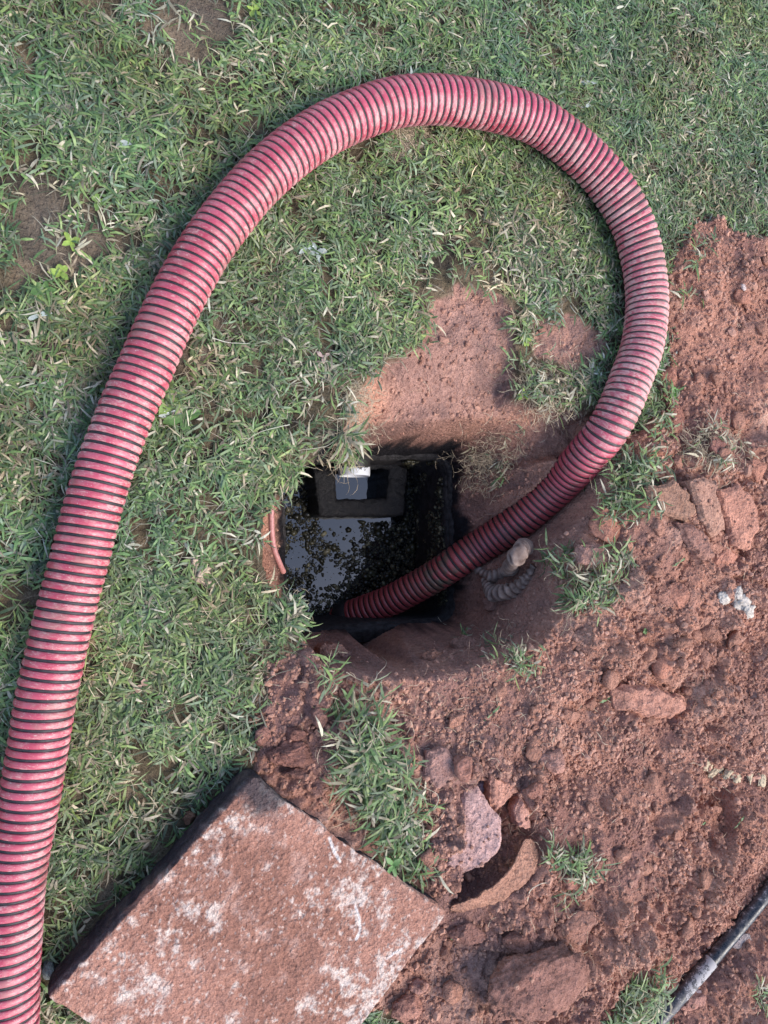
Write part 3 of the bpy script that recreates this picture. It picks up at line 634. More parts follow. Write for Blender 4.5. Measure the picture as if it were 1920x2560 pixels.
adopt(mk('upper_fold', V_, [F_], M_cor, c_, smooth=True), cr)
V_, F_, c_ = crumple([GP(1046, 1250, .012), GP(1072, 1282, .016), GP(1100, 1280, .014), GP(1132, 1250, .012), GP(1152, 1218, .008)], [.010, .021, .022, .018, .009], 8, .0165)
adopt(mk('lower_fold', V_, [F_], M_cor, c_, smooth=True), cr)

# ------------------------------------------------------------------ clods and stones
def lump(name, px, py, wpx, hpx, ang, hgt, seed, col, label, cat='clod', facets=7, rough_=.10, sink=.35, subd=4, m=None, group=None, flatness=0.0):
    """an irregular lump whose outline is about wpx by hpx pixels of the measuring view"""
    rg = np.random.default_rng(seed); g = G(px, py); V0, T0 = ICO[subd]; V = V0.copy()
    for _ in range(facets):
        nv = rg.normal(size=3); nv /= np.linalg.norm(nv); d = .62+.25*rg.random(); k = V@nv; V = V-np.clip(k-d, 0, None)[:, None]*nv
    if flatness: V[:, 2] = np.clip(V[:, 2], -1, 1-flatness)
    fs = wpx/60.0
    r = 1+.26*fbm3(V+seed, 1.5, 2, seed)+rough_*1.5*np.abs(fbm3(V+seed, 3.2*max(fs, .8)**.5, 3, seed+3))+rough_*.9*np.abs(fbm3(V+seed, 7*max(fs, .7), 2, seed+4))+rough_*.55*fbm3(V+seed, 15*max(fs, .7), 2, seed+7)-rough_*.6
    V = V*r[:, None]
    mpp = np.linalg.norm(P(px+10, py)-P(px, py))/10
    V = V*np.array([wpx*mpp/2, hpx*mpp/2, hgt]); a = math.radians(ang); ca, sa = math.cos(a), math.sin(a)
    V = V@np.array([[ca, sa, 0], [-sa, ca, 0], [0, 0, 1]])
    sh = 1+.25*fbm3(V, 45, 2, seed)
    if m is None and cat == 'clod':
        gx_, gy_ = np.array([g[0]]), np.array([g[1]]); col = .45*np.array(col)+.55*gcol(gx_, gy_, zones(gx_, gy_))[0]
    c = np.array(col)[None]*sh[:, None]
    o = mk(name, V, [T0], m or M_soil, c, smooth=True); g[2] += hgt*(1-2*sink)*.5; o.location = g
    if label: tag(o, label, cat, group)
    return o
CL = (.40, .165, .11); DK = (.22, .10, .075); BR = (.25, .125, .09); PK = (.48, .26, .21)
lumps = [
 (1306, 1138, 74, 66, 10, .028, CL, 'rounded red clod under the green tuft beside the hose', 6, .13),
 (1272, 1202, 80, 56, 0, .026, PK, 'pale pinkish lump ringed by wilted grass', 6, .11),
 (1428, 1290, 84, 60, -20, .022, DK, 'dark crumbly clod left of the white mortar lump', 7, .14),
 (1462, 1290, 42, 50, 20, .020, CL, 'small orange clod touching the dark crumbly one', 7, .14),
 (1430, 1440, 40, 40, 30, .022, CL, 'small angular clod above the wide mound', 8, .09),
 (1192, 1642, 50, 44, 0, .026, PK, 'single round pinkish clod on smooth soil', 7, .10),
 (1155, 1705, 46, 34, 0, .018, CL, 'low clod below the round pinkish one', 7, .13),
 (1200, 1755, 46, 44, 20, .018, DK, 'round clod right of the hollow with roots', 6, .12),
 (1000, 1655, 42, 52, 0, .022, CL, 'orange clod squeezed beside the smooth plate', 7, .10),
 (630, 1622, 112, 66, -8, .032, (.17, .065, .045), 'large dark red clod above the slab corner', 7, .12),
 (636, 1585, 50, 30, -5, .022, (.17, .065, .045), 'small dark red clod on top of the large one', 7, .12),
 (640, 1668, 60, 26, -5, .016, (.13, .06, .045), 'flat dark clod between large clod and slab', 6, .12),
 (566, 1588, 40, 44, 15, .018, DK, 'brown clod at the lawn edge under a bent twig', 6, .12),
 (688, 1545, 34, 54, 10, .020, BR, 'upright clod beside the long turf strip', 7, .1),
 (405, 1765, 36, 30, 0, .016, (.28, .12, .08), 'lone red clod in the grass beside the slab edge', 6, .12),
 (1150, 2125, 210, 130, 15, .045, (.28, .13, .095), 'very broad low dome of soil near the bottom edge', 5, .10),
 (1120, 2030, 70, 44, 10, .024, DK, 'dark clod above the very broad dome', 7, .12),
 (880, 2172, 76, 48, 10, .026, (.36, .17, .13), 'reddish clod by the right side of the slab', 7, .12),
 (905, 2128, 40, 28, 0, .016, PK, 'small pale clod by the right side of the slab', 7, .12),
 (1010, 2015, 74, 46, -15, .022, DK, 'clod right below the corner of the slab', 7, .12),
 (1240, 2000, 84, 56, 12, .022, (.30, .15, .11), 'weathered clod between curved flake and green tuft', 6, .1),
 (1230, 1905, 44, 34, 0, .018, (.45, .2, .13), 'orange crumbly clod under the sparse dark grass', 6, .14),
 (1450, 905, 50, 52, 0, .020, CL, 'clod against the hose above a small green tuft', 6, .1),
 (1445, 815, 34, 38, 0, .016, CL, 'round clod touching the right side of the hose', 6, .1),
 (1602, 640, 32, 30, 0, .014, CL, 'single round clod high on the fine red soil', 6, .1),
 (1545, 965, 40, 30, 0, .014, (.38, .16, .12), 'red clod under the dry tangled grass', 6, .1),
 (1628, 1018, 46, 36, 20, .018, CL, 'clod at the right border beside dry grass', 6, .1),
 (1500, 2160, 54, 40, 0, .014, (.40, .22, .19), 'flat pale clod right of the black pipe', 7, .07),
 (1000, 1392, 64, 40, -10, .020, BR, 'moist clod on the lower ledge of the pit', 6, .1),
 (930, 1420, 46, 36, 0, .018, (.17, .08, .06), 'dark moist clod on the lower left ledge', 6, .1),
 (1068, 1300, 60, 40, 20, .018, (.17, .08, .06), 'dark clod in the pit below the grey sleeve', 6, .1),
]
for k, (px, py, wx, hy, an, hg, co, lab, fa, ro) in enumerate(lumps):
    lump('clod', px, py, wx, hy, an, hg, 100+k, co, lab, 'clod', fa+3, ro*1.1, .30, 5 if max(wx, hy) > 90 else (4 if max(wx, hy) > 44 else 3), group='clods of dug red clay')
# the big broken plate and the curved flake beside the hollow
def block(name, outline, up, label, cat, col, seed, tilt=(0, 0), depth=.06, m=None, jag=.004, rnd=.010, bumpy=.003, gp=None, own=.6):
    """a flat topped piece of clay with a broken outline, given as picture points on its top edge"""
    cx_, cy_ = np.mean([p[0] for p in outline]), np.mean([p[1] for p in outline]); g = G(cx_, cy_, 0, False); zt_ = g[2]+up
    O = np.array([P(a, b, zt_)[:2] for a, b in outline]); c = O.mean(0); O2 = np.vstack([O, O[:1]]); L = np.r_[0, np.cumsum(np.linalg.norm(np.diff(O2, axis=0), axis=1))]
    n = 130; s_ = np.linspace(0, L[-1], n, endpoint=False); B = np.stack([np.interp(s_, L, O2[:, j]) for j in (0, 1)], 1); B = (np.roll(B, 1, 0)+4*B+np.roll(B, -1, 0))/6
    B += jag*np.c_[fbm(B[:, 0], B[:, 1], 45, 3, seed, .6), fbm(B[:, 0], B[:, 1], 45, 3, seed+4, .6)]*1.6
    size = np.linalg.norm(B-c, axis=1).mean(); ts = np.r_[np.linspace(.03, .9, 22), .95, .98, 1.0]; Vb = []
    for t in ts:
        q = c+(B-c)*t; e = (1-t)*size; z = zt_+(q-c)@np.array(tilt)-rnd*(1-sst(0, rnd*1.2, e))
        z = z+bumpy*(1.6*fbm(q[:, 0], q[:, 1], 18, 3, seed+1)+1.0*fbm(q[:, 0], q[:, 1], 60, 3, seed+2))+.25*bumpy/.003*domes(q[:, 0], q[:, 1], .012, seed+3)*.5; Vb.append(np.c_[q, z])
    for dz, k in ((.008, 1.0), (.02, .985), (.035, .96), (depth, .92)):
        q = c+(B-c)*k; v = np.c_[q, Vb[len(ts)-1][:, 2]-dz]; v[:, :2] += .004*np.c_[fbm3(v, 50, 3, seed), fbm3(v, 50, 3, seed+8)]; Vb.append(v)
    V = np.vstack(Vb+[[[*c, zt_]]]); i = np.arange(n); gc = gcol(np.array([g[0]]), np.array([g[1]]), zones(np.array([g[0]]), np.array([g[1]])))[0]
    col = (own*np.array(col)*1.3+(1-own)*gc)[None]*(1+.18*fbm3(V, 30, 3, seed))[:, None]
    o = mk(name, V-g, [grid_faces(len(Vb), n, True), np.stack([np.full(n, len(V)-1), i, (i+1) % n], 1)], m or M_soil, col, smooth=True); o.location = g; tag(o, label, cat, gp); return o
CG = 'clods of dug red clay'
block('clod', [(1405, 1050), (1458, 1037), (1485, 1063), (1510, 1113), (1488, 1126), (1425, 1106)], .050, 'broad flat brown block of clay below the dry grass, left of a wide crack', 'clod', (.25, .14, .095), 501, jag=.006, bumpy=.003, gp=CG, own=.85, tilt=(.10, .15))
block('clod', [(1491, 1043), (1511, 1033), (1548, 1037), (1553, 1073), (1581, 1140), (1555, 1163), (1521, 1120), (1505, 1083)], .058, 'tall brown block of clay just right of the wide crack', 'clod', (.29, .16, .115), 502, jag=.006, bumpy=.003, gp=CG, own=.85, tilt=(-.1, .1))
block('clod', [(1556, 1055), (1600, 1045), (1632, 1080), (1640, 1140), (1622, 1190), (1588, 1180), (1584, 1140), (1560, 1085)], .044, 'crumbly orange slab of clay leaning on the brown block', 'clod', (.42, .20, .14), 503, jag=.006, bumpy=.0035, gp=CG, tilt=(.15, .05))
block('clod', [(1475, 1133), (1495, 1126), (1531, 1156), (1545, 1203), (1535, 1213), (1518, 1206), (1488, 1170)], .038, 'dark wedge of clay at the lower end of the crack', 'clod', (.25, .13, .10), 504, jag=.006, bumpy=.003, gp=CG, own=.8, tilt=(.2, 0))
block('clod', [(1581, 1176), (1600, 1200), (1580, 1240), (1560, 1250), (1541, 1222), (1556, 1190)], .034, 'lumpy orange clod below the crack', 'clod', (.42, .19, .13), 505, jag=.006, bumpy=.004, gp=CG)
block('clod', [(925, 1625), (968, 1618), (992, 1650), (985, 1690), (950, 1706), (922, 1680)], .028, 'smooth plate of clay at the upper left of the hollow', 'clod', (.30, .17, .14), 506, jag=.005, bumpy=.0022, gp=CG, own=.8)
block('clod', [(1330, 1490), (1380, 1478), (1440, 1488), (1488, 1510), (1500, 1540), (1460, 1556), (1400, 1550), (1345, 1530)], .050, 'wide mound like lump with a root fringe under it', 'clod', (.38, .19, .14), 507, jag=.007, bumpy=.005, rnd=.02, gp=CG, own=.5)
block('clod', [(690, 1400), (740, 1392), (775, 1418), (750, 1446), (700, 1440)], .014, 'moist crumbling wedge of clay at the lower left inside the pit', 'clod', (.28, .15, .11), 521, jag=.007, bumpy=.005, gp=CG, own=.5)
block('clod', [(800, 1398), (850, 1388), (884, 1404), (870, 1432), (815, 1436)], .012, 'moist crumbling lump of clay on the ledge below the middle of the tank', 'clod', (.24, .13, .10), 522, jag=.007, bumpy=.005, gp=CG, own=.5)
block('clay_plate', [(1010, 1703), (1033, 1696), (1046, 1724), (1077, 1766), (1081, 1818), (1072, 1847), (1044, 1879), (1031, 1877), (994, 1901), (978, 1940), (958, 1938), (968, 1875), (978, 1823), (989, 1753)], .085, 'big rough grey pink plate of clay lying tilted in the hollow', 'clay plate', (.40, .25, .22), 508, tilt=(.22, .05), jag=.005, bumpy=.005, own=.9)
block('clay_plate', [(1057, 1670), (1090, 1690), (1114, 1683), (1127, 1709), (1093, 1745), (1076, 1763), (1062, 1727)], .060, 'small diamond shaped clay plate above the big grey pink one', 'clay plate', (.42, .21, .15), 509, tilt=(-.1, .2), jag=.005, bumpy=.003, depth=.04, own=.8)
block('clay_plate', [(1127, 1724), (1148, 1758), (1155, 1792), (1126, 1788), (1114, 1745)], .045, 'narrow clay plate with root hairs at the right rim of the hollow', 'clay plate', (.40, .21, .16), 510, tilt=(-.1, .1), jag=.005, bumpy=.003, depth=.04, own=.8)
Nc = 900; qx = x0+rng.random(Nc)*(x1-x0); qy = y0+rng.random(Nc)*(y1-y0); z4 = zones(qx, qy)
ok = (z4[1] < -.01) & (z4[0] > .0) & (sdf([tuple(A_), tuple(Rr), tuple(Dd), tuple(Ll)], qx, qy) > .02) & (hose_clear(qx, qy) > 1e8) & (polydist(TRENCH, qx, qy) > .03) & (rng.random(Nc) < np.clip(.55+1.5*fbm(qx, qy, 5, 2, 98), .1, 1)); qx, qy = qx[ok][:190], qy[ok][:190]; zc = height(qx, qy)
protos = {}
LM = [((1560, 620), 'on the fine soil at the upper right'), ((1560, 900), 'above the brown clay blocks'), ((1600, 1280), 'near the white mortar lump'), ((1400, 1350), 'between the mortar lump and the pit'), ((1200, 1500), 'below the right end of the pit'),
      ((1450, 1560), 'around the wide clay mound'), ((1600, 1480), 'right of the wide clay mound'), ((1000, 1540), 'below the pit and right of the turf strip'), ((640, 1540), 'between the lawn and the turf strip'), ((1250, 1740), 'right of the clay plates'),
      ((920, 1760), 'between the turf strip and the clay plates'), ((1420, 1760), 'left of the footprint'), ((1600, 1800), 'around the footprint'), ((1100, 2030), 'below the curved clay flake'), ((950, 2130), 'close to the lower right side of the slab'), ((1350, 1960), 'on the slope above the black pipe'), ((1580, 2150), 'right of the black pipe'), ((1300, 2150), 'left of the bright tuft by the pipe')]
LMW = [P(a[0], a[1])[:2] for a, _ in LM]
for k in range(len(qx)):
    v = k % 8
    if v not in protos:
        o = lump('clod', 1300, 1600, 20, 20, 0, .010, 700+v, (.30, .155, .11), 'small loose lump of red clay lying among the crumbs of the dug soil', 'clod', 6, .13, .4, 3, group='small lumps of clay on the dug soil'); protos[v] = o
    else:
        o = protos[v].copy(); COL.objects.link(o)
    sc_k = .7+1.3*rng.random()**1.8; o.scale = (sc_k*(.8+.5*rng.random()), sc_k*(.8+.4*rng.random()), sc_k*(.7+.4*rng.random())); o.rotation_euler = (.4*rng.random(), .4*rng.random(), 6.28*rng.random()); o.location = (qx[k], qy[k], zc[k]+.002)
    im = int(np.argmin([np.hypot(qx[k]-w_[0], qy[k]-w_[1]) for w_ in LMW])); o['label'] = 'small loose lump of red clay '+LM[im][1]; o['group'] = 'small lumps '+LM[im][1]
def Gz(px, py, up):
    g = G(px, py, 0, False); return P(px, py, g[2]+up)
def sheet(name, pts, thick, seed, col, label, cat, rise, m=M_soil, nu=60, nv=26, curl=0, jag=.004, side_col=None, gp=None):
    """a flake of clay between two edges: pts = [(px,py,z) ...] along one edge and along the other"""
    e1, _ = smooth_path([Gz(*p) for p in pts[0]], nu); e2_, _ = smooth_path([Gz(*p) for p in pts[1]], nu)
    t = np.linspace(0, 1, nv)[None, :, None]; M = e1[:, None]*(1-t)+e2_[:, None]*t; M = M.reshape(-1, 3)
    tt = np.tile(np.linspace(0, 1, nv), nu); uu = np.repeat(np.linspace(0, 1, nu), nv)
    M[:, 2] += curl*np.sin(np.pi*tt); edge = np.minimum(np.minimum(tt, 1-tt), np.minimum(uu, 1-uu)*2)
    M += jag*np.c_[fbm3(M, 50, 3, seed), fbm3(M, 50, 3, seed+3), .8*fbm3(M, 60, 3, seed+6)]+.0015*np.c_[fbm3(M, 200, 2, seed), fbm3(M, 200, 2, seed+3), fbm3(M, 200, 2, seed+6)]
    M[:, 2] += .25*domes(M[:, 0], M[:, 1], .012, seed)
    n = nu*nv; Bm = M.copy(); Bm[:, 2] -= thick*(.35+.65*sst(0, .15, edge))
    V = np.vstack([M, Bm]); Fa = grid_faces(nu, nv); gi = np.arange(n).reshape(nu, nv); pr_ = np.r_[gi[:-1, 0], gi[-1, :-1], gi[-1:0:-1, -1], gi[0, -1:0:-1]]
    Fs = np.stack([pr_, pr_+n, np.roll(pr_, -1)+n, np.roll(pr_, -1)], 1)
    c = np.array(col)[None]*(1+.25*fbm3(V, 30, 3, seed))[:, None]
    c0 = V.mean(0); o = mk(name, V-c0, [Fa, Fa[:, ::-1]+n, Fs], m, c, smooth=True); o.location = c0; tag(o, label, cat, gp); return o
sheet('clay_flake', ([(975, 1960, .03), (1010, 1946, .045), (1055, 1922, .06), (1096, 1885, .07), (1120, 1842, .07), (1136, 1812, .06)], [(972, 1970, .008), (1020, 1966, .010), (1085, 1944, .010), (1140, 1903, .012), (1162, 1862, .014), (1154, 1815, .02)]), .009, 5, (.40, .21, .145), 'long curved orange flake of clay standing along the hollow', 'clay flake', 0, nu=110, nv=26, jag=.0055)
M_wht = plain('white_mortar', (.46, .40, .34), .9, .2, 160, .4, .002, .8); M_tan = plain('tan_crumb', (.42, .31, .22), .9, .2, 160, .4, .002, .8)
def cluster(name, px, py, parts_, m, label, cat):
    g = G(px, py); root = empty(name, tuple(g)); tag(root, label, cat)
    for k, (dx, dy, wx, hy, hg) in enumerate(parts_):
        o = lump('fragment', px+dx, py+dy, wx, hy, 20*k, hg, 300+k+int(px), (1, 1, 1), None, facets=4, rough_=.34, subd=4, m=m, sink=.45)
        o.parent = root; o.location = o.location-root.location
cluster('mortar_lump', 1598, 1302, [(0, 0, 44, 34, .022), (-36, -10, 26, 22, .012), (14, 18, 30, 24, .014), (-6, -20, 22, 18, .012)], M_wht, 'crumbly white mortar lump lying on the red soil', 'mortar lump')
cluster('tan_lump', 436, 1240, [(0, 0, 40, 44, .024), (-14, -26, 30, 24, .018), (14, 18, 22, 26, .014), (-18, 6, 20, 22, .014)], M_tan, 'crumbly tan lump lying in the grass left of the pit', 'lump')
cluster('mortar_streak', 1570, 1665, [(-44, -14, 30, 20, .008), (-22, -2, 44, 18, .010), (6, 0, 36, 14, .008), (24, 8, 26, 22, .009), (48, 4, 34, 12, .007), (74, 14, 28, 18, .007)], plain('yellow_lime', (.42, .33, .22), .9, .2, 160, .4, .002, .8), 'row of yellowish crumbs of lime above the footprint', 'lime crumbs')
lump('pebble', 1022, 1690, 24, 26, 0, .016, 401, (.42, .34, .40), 'small lilac pebble on the tip of the clay plate', 'pebble', 6, .05, .1, 3).location.z += .03
lump('stone', 105, 2090, 32, 44, 10, .02, 402, (.26, .27, .24), 'pale grey stone wedged between hose and slab', 'stone', 6, .05, .3, 3)
lump('stone', 1602, 2032, 62, 22, -5, .006, 403, (.30, .25, .24), 'thin grey brown sliver of stone right of the black pipe', 'stone', 7, .04, .2, 3)
lump('stone', 1495, 2120+40, 30, 34, 20, .008, 404, (.40, .30, .29), 'flat pinkish chip of stone right of the pipe sleeve', 'stone', 7, .04, .2, 3).location.x += .02
lump('stone', 1605, 650-30, 12, 12, 0, .006, 405, (.5, .4, .36), 'tiny pale stone above the round clod', 'stone', 6, .04, .2, 2)

# loose crumbs everywhere on the soil, and on the clods and plates lying on it
from mathutils.bvhtree import BVHTree
bv, bf, nb_ = [], [], 0
bpy.context.view_layer.update()
for o in list(COL.objects):
    if o.type == 'MESH' and o.name.split('.')[0] in ('clod', 'clay_plate'):
        co = np.empty(len(o.data.vertices)*3, np.float32); o.data.vertices.foreach_get('co', co); co = co.reshape(-1, 3)+np.array(o.location)
        bv.append(co); bf += [[i+nb_ for i in p.vertices] for p in o.data.polygons]; nb_ += len(co)
tree = BVHTree.FromPolygons([tuple(v) for v in np.concatenate(bv).tolist()], bf)
N = 150000; qx = x0+rng.random(N)*(x1-x0); qy = y0+rng.random(N)*(y1-y0)
z4 = zones(qx, qy); dens = np.where(z4[1] < .01, 1.0, 0); dens = np.where(((z4[2] < 0) | (z4[3] < 0)) & (z4[1] > 0), .22, dens)
dens = np.where(z4[0] < 0, .30+.5*sst(P(900, 1320)[1], P(900, 1400)[1], qy), dens); cl = fbm(qx, qy, 7, 3, 95); dens = dens*np.clip(.75+1.1*cl, .25, 1)
lidd = sdf(LIDPOLY, qx, qy)
ok = (rng.random(N) < dens) & (rim_sdf(qx, qy) > .030+.015*fbm(qx, qy, 20, 2, 5)) & (lidd > .002) & (hose_clear(qx, qy) > 1e8) & (qx > P(430, 1500)[0]); qx, qy = qx[ok], qy[ok]
n = len(qx); zc = height(qx, qy); rad = .0013+.0046*rng.random(n)**3+.005*(rng.random(n) < .04)*rng.random(n)
onc = np.zeros(n, bool)
for i in range(n):
    h = tree.ray_cast(Vector((qx[i], qy[i], .4)), Vector((0, 0, -1)))[0]
    if h is not None and h.z > zc[i]: zc[i] = h.z+.001 if rng.random() < .06 else -1; onc[i] = True
base = gcol(qx, qy, zones(qx, qy))*(np.array([[1.05, 1.05, 1.05], [.90, .88, .88], [1.15, 1.2, 1.22], [.78, .78, .8]])[rng.choice(4, n, p=[.45, .27, .18, .10])])*(.85+.3*rng.random((n, 1))); base[onc] *= 1.2
M_crumb, n_, l_, b_ = mat('soil_crumb'); g_ = n_.new('ShaderNodeNewGeometry').outputs['Position']
lowf = noise(n_, l_, 7, 3, .5, g_); hif = noise(n_, l_, 420, 2, .6, g_); oi = n_.new('ShaderNodeObjectInfo').outputs['Random']
c0_ = ramp(n_, l_, lowf.outputs[0], [(.35, (.27, .135, .096)), (.65, (.40, .215, .152))]).outputs[0]
c1_ = mixc(n_, l_, 'MULTIPLY', 1.0, c0_, ramp(n_, l_, oi, [(0, (.82, .80, .80)), (1, (1.28, 1.32, 1.34))]).outputs[0])
l_.new(mixc(n_, l_, 'MULTIPLY', 1.0, c1_, ramp(n_, l_, hif.outputs[0], [(.3, (.8,)*3), (.7, (1.2,)*3)]).outputs[0]), b_.inputs['Base Color'])
b_.inputs['Roughness'].default_value = .95; b_.inputs['Specular IOR Level'].default_value = .1; l_.new(bump(n_, l_, hif.outputs[0], .8, .0012), b_.inputs['Normal'])
me = bpy.data.meshes.new('soil_crumbs'); me.vertices.add(n); me.vertices.foreach_set('co', np.c_[qx, qy, zc+rad*.30].astype(np.float32).ravel())
a = me.attributes.new('col', 'FLOAT_COLOR', 'POINT'); a.data.foreach_set('color', np.c_[base, np.ones(n)].astype(np.float32).ravel())
a = me.attributes.new('rot', 'FLOAT_VECTOR', 'POINT'); a.data.foreach_set('vector', (rng.random((n, 3))*6.28).astype(np.float32).ravel())
a = me.attributes.new('siz', 'FLOAT_VECTOR', 'POINT'); a.data.foreach_set('vector', (rad[:, None]*(.75+.6*rng.random((n, 3)))).astype(np.float32).ravel())
crumbs = bpy.data.objects.new('soil_crumbs', me); COL.objects.link(crumbs); tag(crumbs, 'loose red crumbs of clay scattered over the dug soil', 'soil crumbs', kind='stuff')
ng = bpy.data.node_groups.new('crumbs', 'GeometryNodeTree'); ng.interface.new_socket('Geometry', in_out='INPUT', socket_type='NodeSocketGeometry'); ng.interface.new_socket('Geometry', in_out='OUTPUT', socket_type='NodeSocketGeometry')
gi_, go_ = ng.nodes.new('NodeGroupInput'), ng.nodes.new('NodeGroupOutput'); iop = ng.nodes.new('GeometryNodeInstanceOnPoints')
join = ng.nodes.new('GeometryNodeGeometryToInstance')
for k in range(4):
    icn = ng.nodes.new('GeometryNodeMeshIcoSphere'); icn.inputs['Radius'].default_value = 1; icn.inputs['Subdivisions'].default_value = 2
    sp_ = ng.nodes.new('GeometryNodeSetPosition'); nx_ = ng.nodes.new('ShaderNodeTexNoise'); nx_.noise_dimensions = '4D'; nx_.inputs['W'].default_value = k*3.7; nx_.inputs['Scale'].default_value = 1.1; nx_.inputs['Detail'].default_value = 2
    sb_ = ng.nodes.new('ShaderNodeVectorMath'); sb_.operation = 'SUBTRACT'; sb_.inputs[1].default_value = (.5, .5, .5); sc2 = ng.nodes.new('ShaderNodeVectorMath'); sc2.operation = 'SCALE'; sc2.inputs['Scale'].default_value = 2.2
    ng.links.new(nx_.outputs['Color'], sb_.inputs[0]); ng.links.new(sb_.outputs[0], sc2.inputs[0]); ng.links.new(icn.outputs[0], sp_.inputs[0]); ng.links.new(sc2.outputs[0], sp_.inputs['Offset'])
    sm_ = ng.nodes.new('GeometryNodeSetMaterial'); sm_.inputs['Material'].default_value = M_crumb; ng.links.new(sp_.outputs[0], sm_.inputs[0]); ng.links.new(sm_.outputs[0], join.inputs[0])
def named(nm):
    na = ng.nodes.new('GeometryNodeInputNamedAttribute'); na.data_type = 'FLOAT_VECTOR'; na.inputs[0].default_value = nm; return na.outputs[0]
ng.links.new(gi_.outputs[0], iop.inputs['Points']); ng.links.new(join.outputs[0], iop.inputs['Instance']); iop.inputs['Pick Instance'].default_value = True
e2r = ng.nodes.new('FunctionNodeEulerToRotation'); ng.links.new(named('rot'), e2r.inputs[0]); ng.links.new(e2r.outputs[0], iop.inputs['Rotation']); ng.links.new(named('siz'), iop.inputs['Scale'])
ng.links.new(iop.outputs[0], go_.inputs[0]); crumbs.modifiers.new('crumbs', 'NODES').node_group = ng
print('crumbs', n)

# ------------------------------------------------------------------ blades
def blades(base, az, el, bend, L, W, col, roll=None, tip=None, curve=None):
    """leaves as bent tapered strips; returns V, quads, tris, colours"""
    n = len(base); sp = np.array([0, .34, .70, 1.0]); wp = np.array([.55, 1.0, .72, 0])
    roll = np.zeros(n) if roll is None else roll; curve = np.zeros(n) if curve is None else curve
    pts = [base]; e = el; p = base; a = az
    for k in range(3):
        e = el-bend*(sp[k]+sp[k+1])/2; a = az+curve*(sp[k]+sp[k+1])/2; d = np.stack([np.cos(e)*np.cos(a), np.cos(e)*np.sin(a), np.sin(e)], 1)
        p = p+d*(L*(sp[k+1]-sp[k]))[:, None]; pts.append(p)
    side = np.stack([-np.sin(az)*np.cos(roll), np.cos(az)*np.cos(roll), np.sin(roll)], 1)
    V = []; Cc = []
    for k in range(3):
        V += [pts[k]-side*(W*wp[k]/2)[:, None], pts[k]+side*(W*wp[k]/2)[:, None]]
        f = 1.0 if tip is None else None
        ck = col if tip is None else col*(1-sp[k]*.0)
        Cc += [ck, ck]
    V.append(pts[3]); Cc.append(col if tip is None else tip)
    V = np.stack(V, 1).reshape(-1, 3); Cc = np.stack(Cc, 1).reshape(-1, 3); i = np.arange(n)*7
    Q = np.concatenate([np.stack([i, i+2, i+3, i+1], 1), np.stack([i+2, i+4, i+5, i+3], 1)]); T = np.stack([i+4, i+6, i+5], 1)
    return V, Q, T, Cc
class Acc:
    def __init__(s): s.V = []; s.Q = []; s.T = []; s.C = []; s.n = 0
    def add(s, V, Q, T, C): s.V.append(V); s.Q.append(Q+s.n); s.T.append(T+s.n); s.C.append(C); s.n += len(V)
    def mk(s, name, m, origin=None):
        V = np.concatenate(s.V); o = np.zeros(3) if origin is None else np.asarray(origin)
        ob = mk(name, V-o, [np.concatenate(s.Q), np.concatenate(s.T)], m, np.concatenate(s.C)); ob.location = o; return ob
GREENS = np.array([[.088, .155, .050], [.120, .198, .060], [.062, .110, .042], [.185, .262, .080], [.165, .220, .125], [.038, .066, .028]])
STRAW = np.array([[.38, .33, .22], [.28, .23, .15], [.50, .45, .33], [.18, .145, .10]])
def leafcol(rg, n, dry):
    g = GREENS[rg.choice(6, n, p=[.25, .22, .17, .13, .12, .11])]*(.75+.5*rg.random((n, 1)))
    s = STRAW[rg.choice(4, n)]*(.7+.5*rg.random((n, 1)))
    k = rg.random(n) < dry; part = (rg.random(n)**2*.30)[:, None]
    g = g*(1-part*.6)+s*part*.6
    return np.where(k[:, None], s, g)
def sprigs(acc, rg, bx, by, bz, az, dry, size, leaves=6, low=0, lift=1.0, stemcol=(.24, .24, .13)):
    """crabgrass sprigs: a creeping stem with leaves to both sides"""
    n = len(bx); L = (.018+.030*rg.random(n))*size; el = (.10+.5*rg.random(n))*lift; h = low+.002+.010*rg.random(n)*lift
    B = np.stack([bx, by, bz+h], 1); bend = el*1.2
    sc_ = np.array(stemcol)[None]*(.6+.8*rg.random((n, 1)))
    acc.add(*blades(B, az, el, bend, L*1.15, np.full(n, .0012)*np.sqrt(size), sc_))
    for k in range(leaves):
        t = (k+.6*rg.random(n))/leaves; ee = el-bend*t*.5
        p = B+np.stack([np.cos(ee)*np.cos(az), np.cos(ee)*np.sin(az), np.sin(ee)], 1)*(L*t)[:, None]
        sgn = 1 if k % 2 else -1; a2 = az+sgn*(.35+1.0*rg.random(n)); e2 = (.05+.75*rg.random(n)**1.3)*lift
        LL = (.016+.034*rg.random(n)**1.5)*size; WW = (.0028+.0040*rg.random(n)**1.3)*np.sqrt(size)
        c = leafcol(rg, n, dry); kk_ = (rg.random((n, 1)) < .22)*.35; tp = c*(1-kk_)+STRAW[2]*kk_
        acc.add(*blades(p, a2, e2, e2*1.3+.9*rg.random(n), LL, WW, c, roll=.9*(rg.random(n)-.5), tip=tp, curve=1.9*(rg.random(n)-.5)))
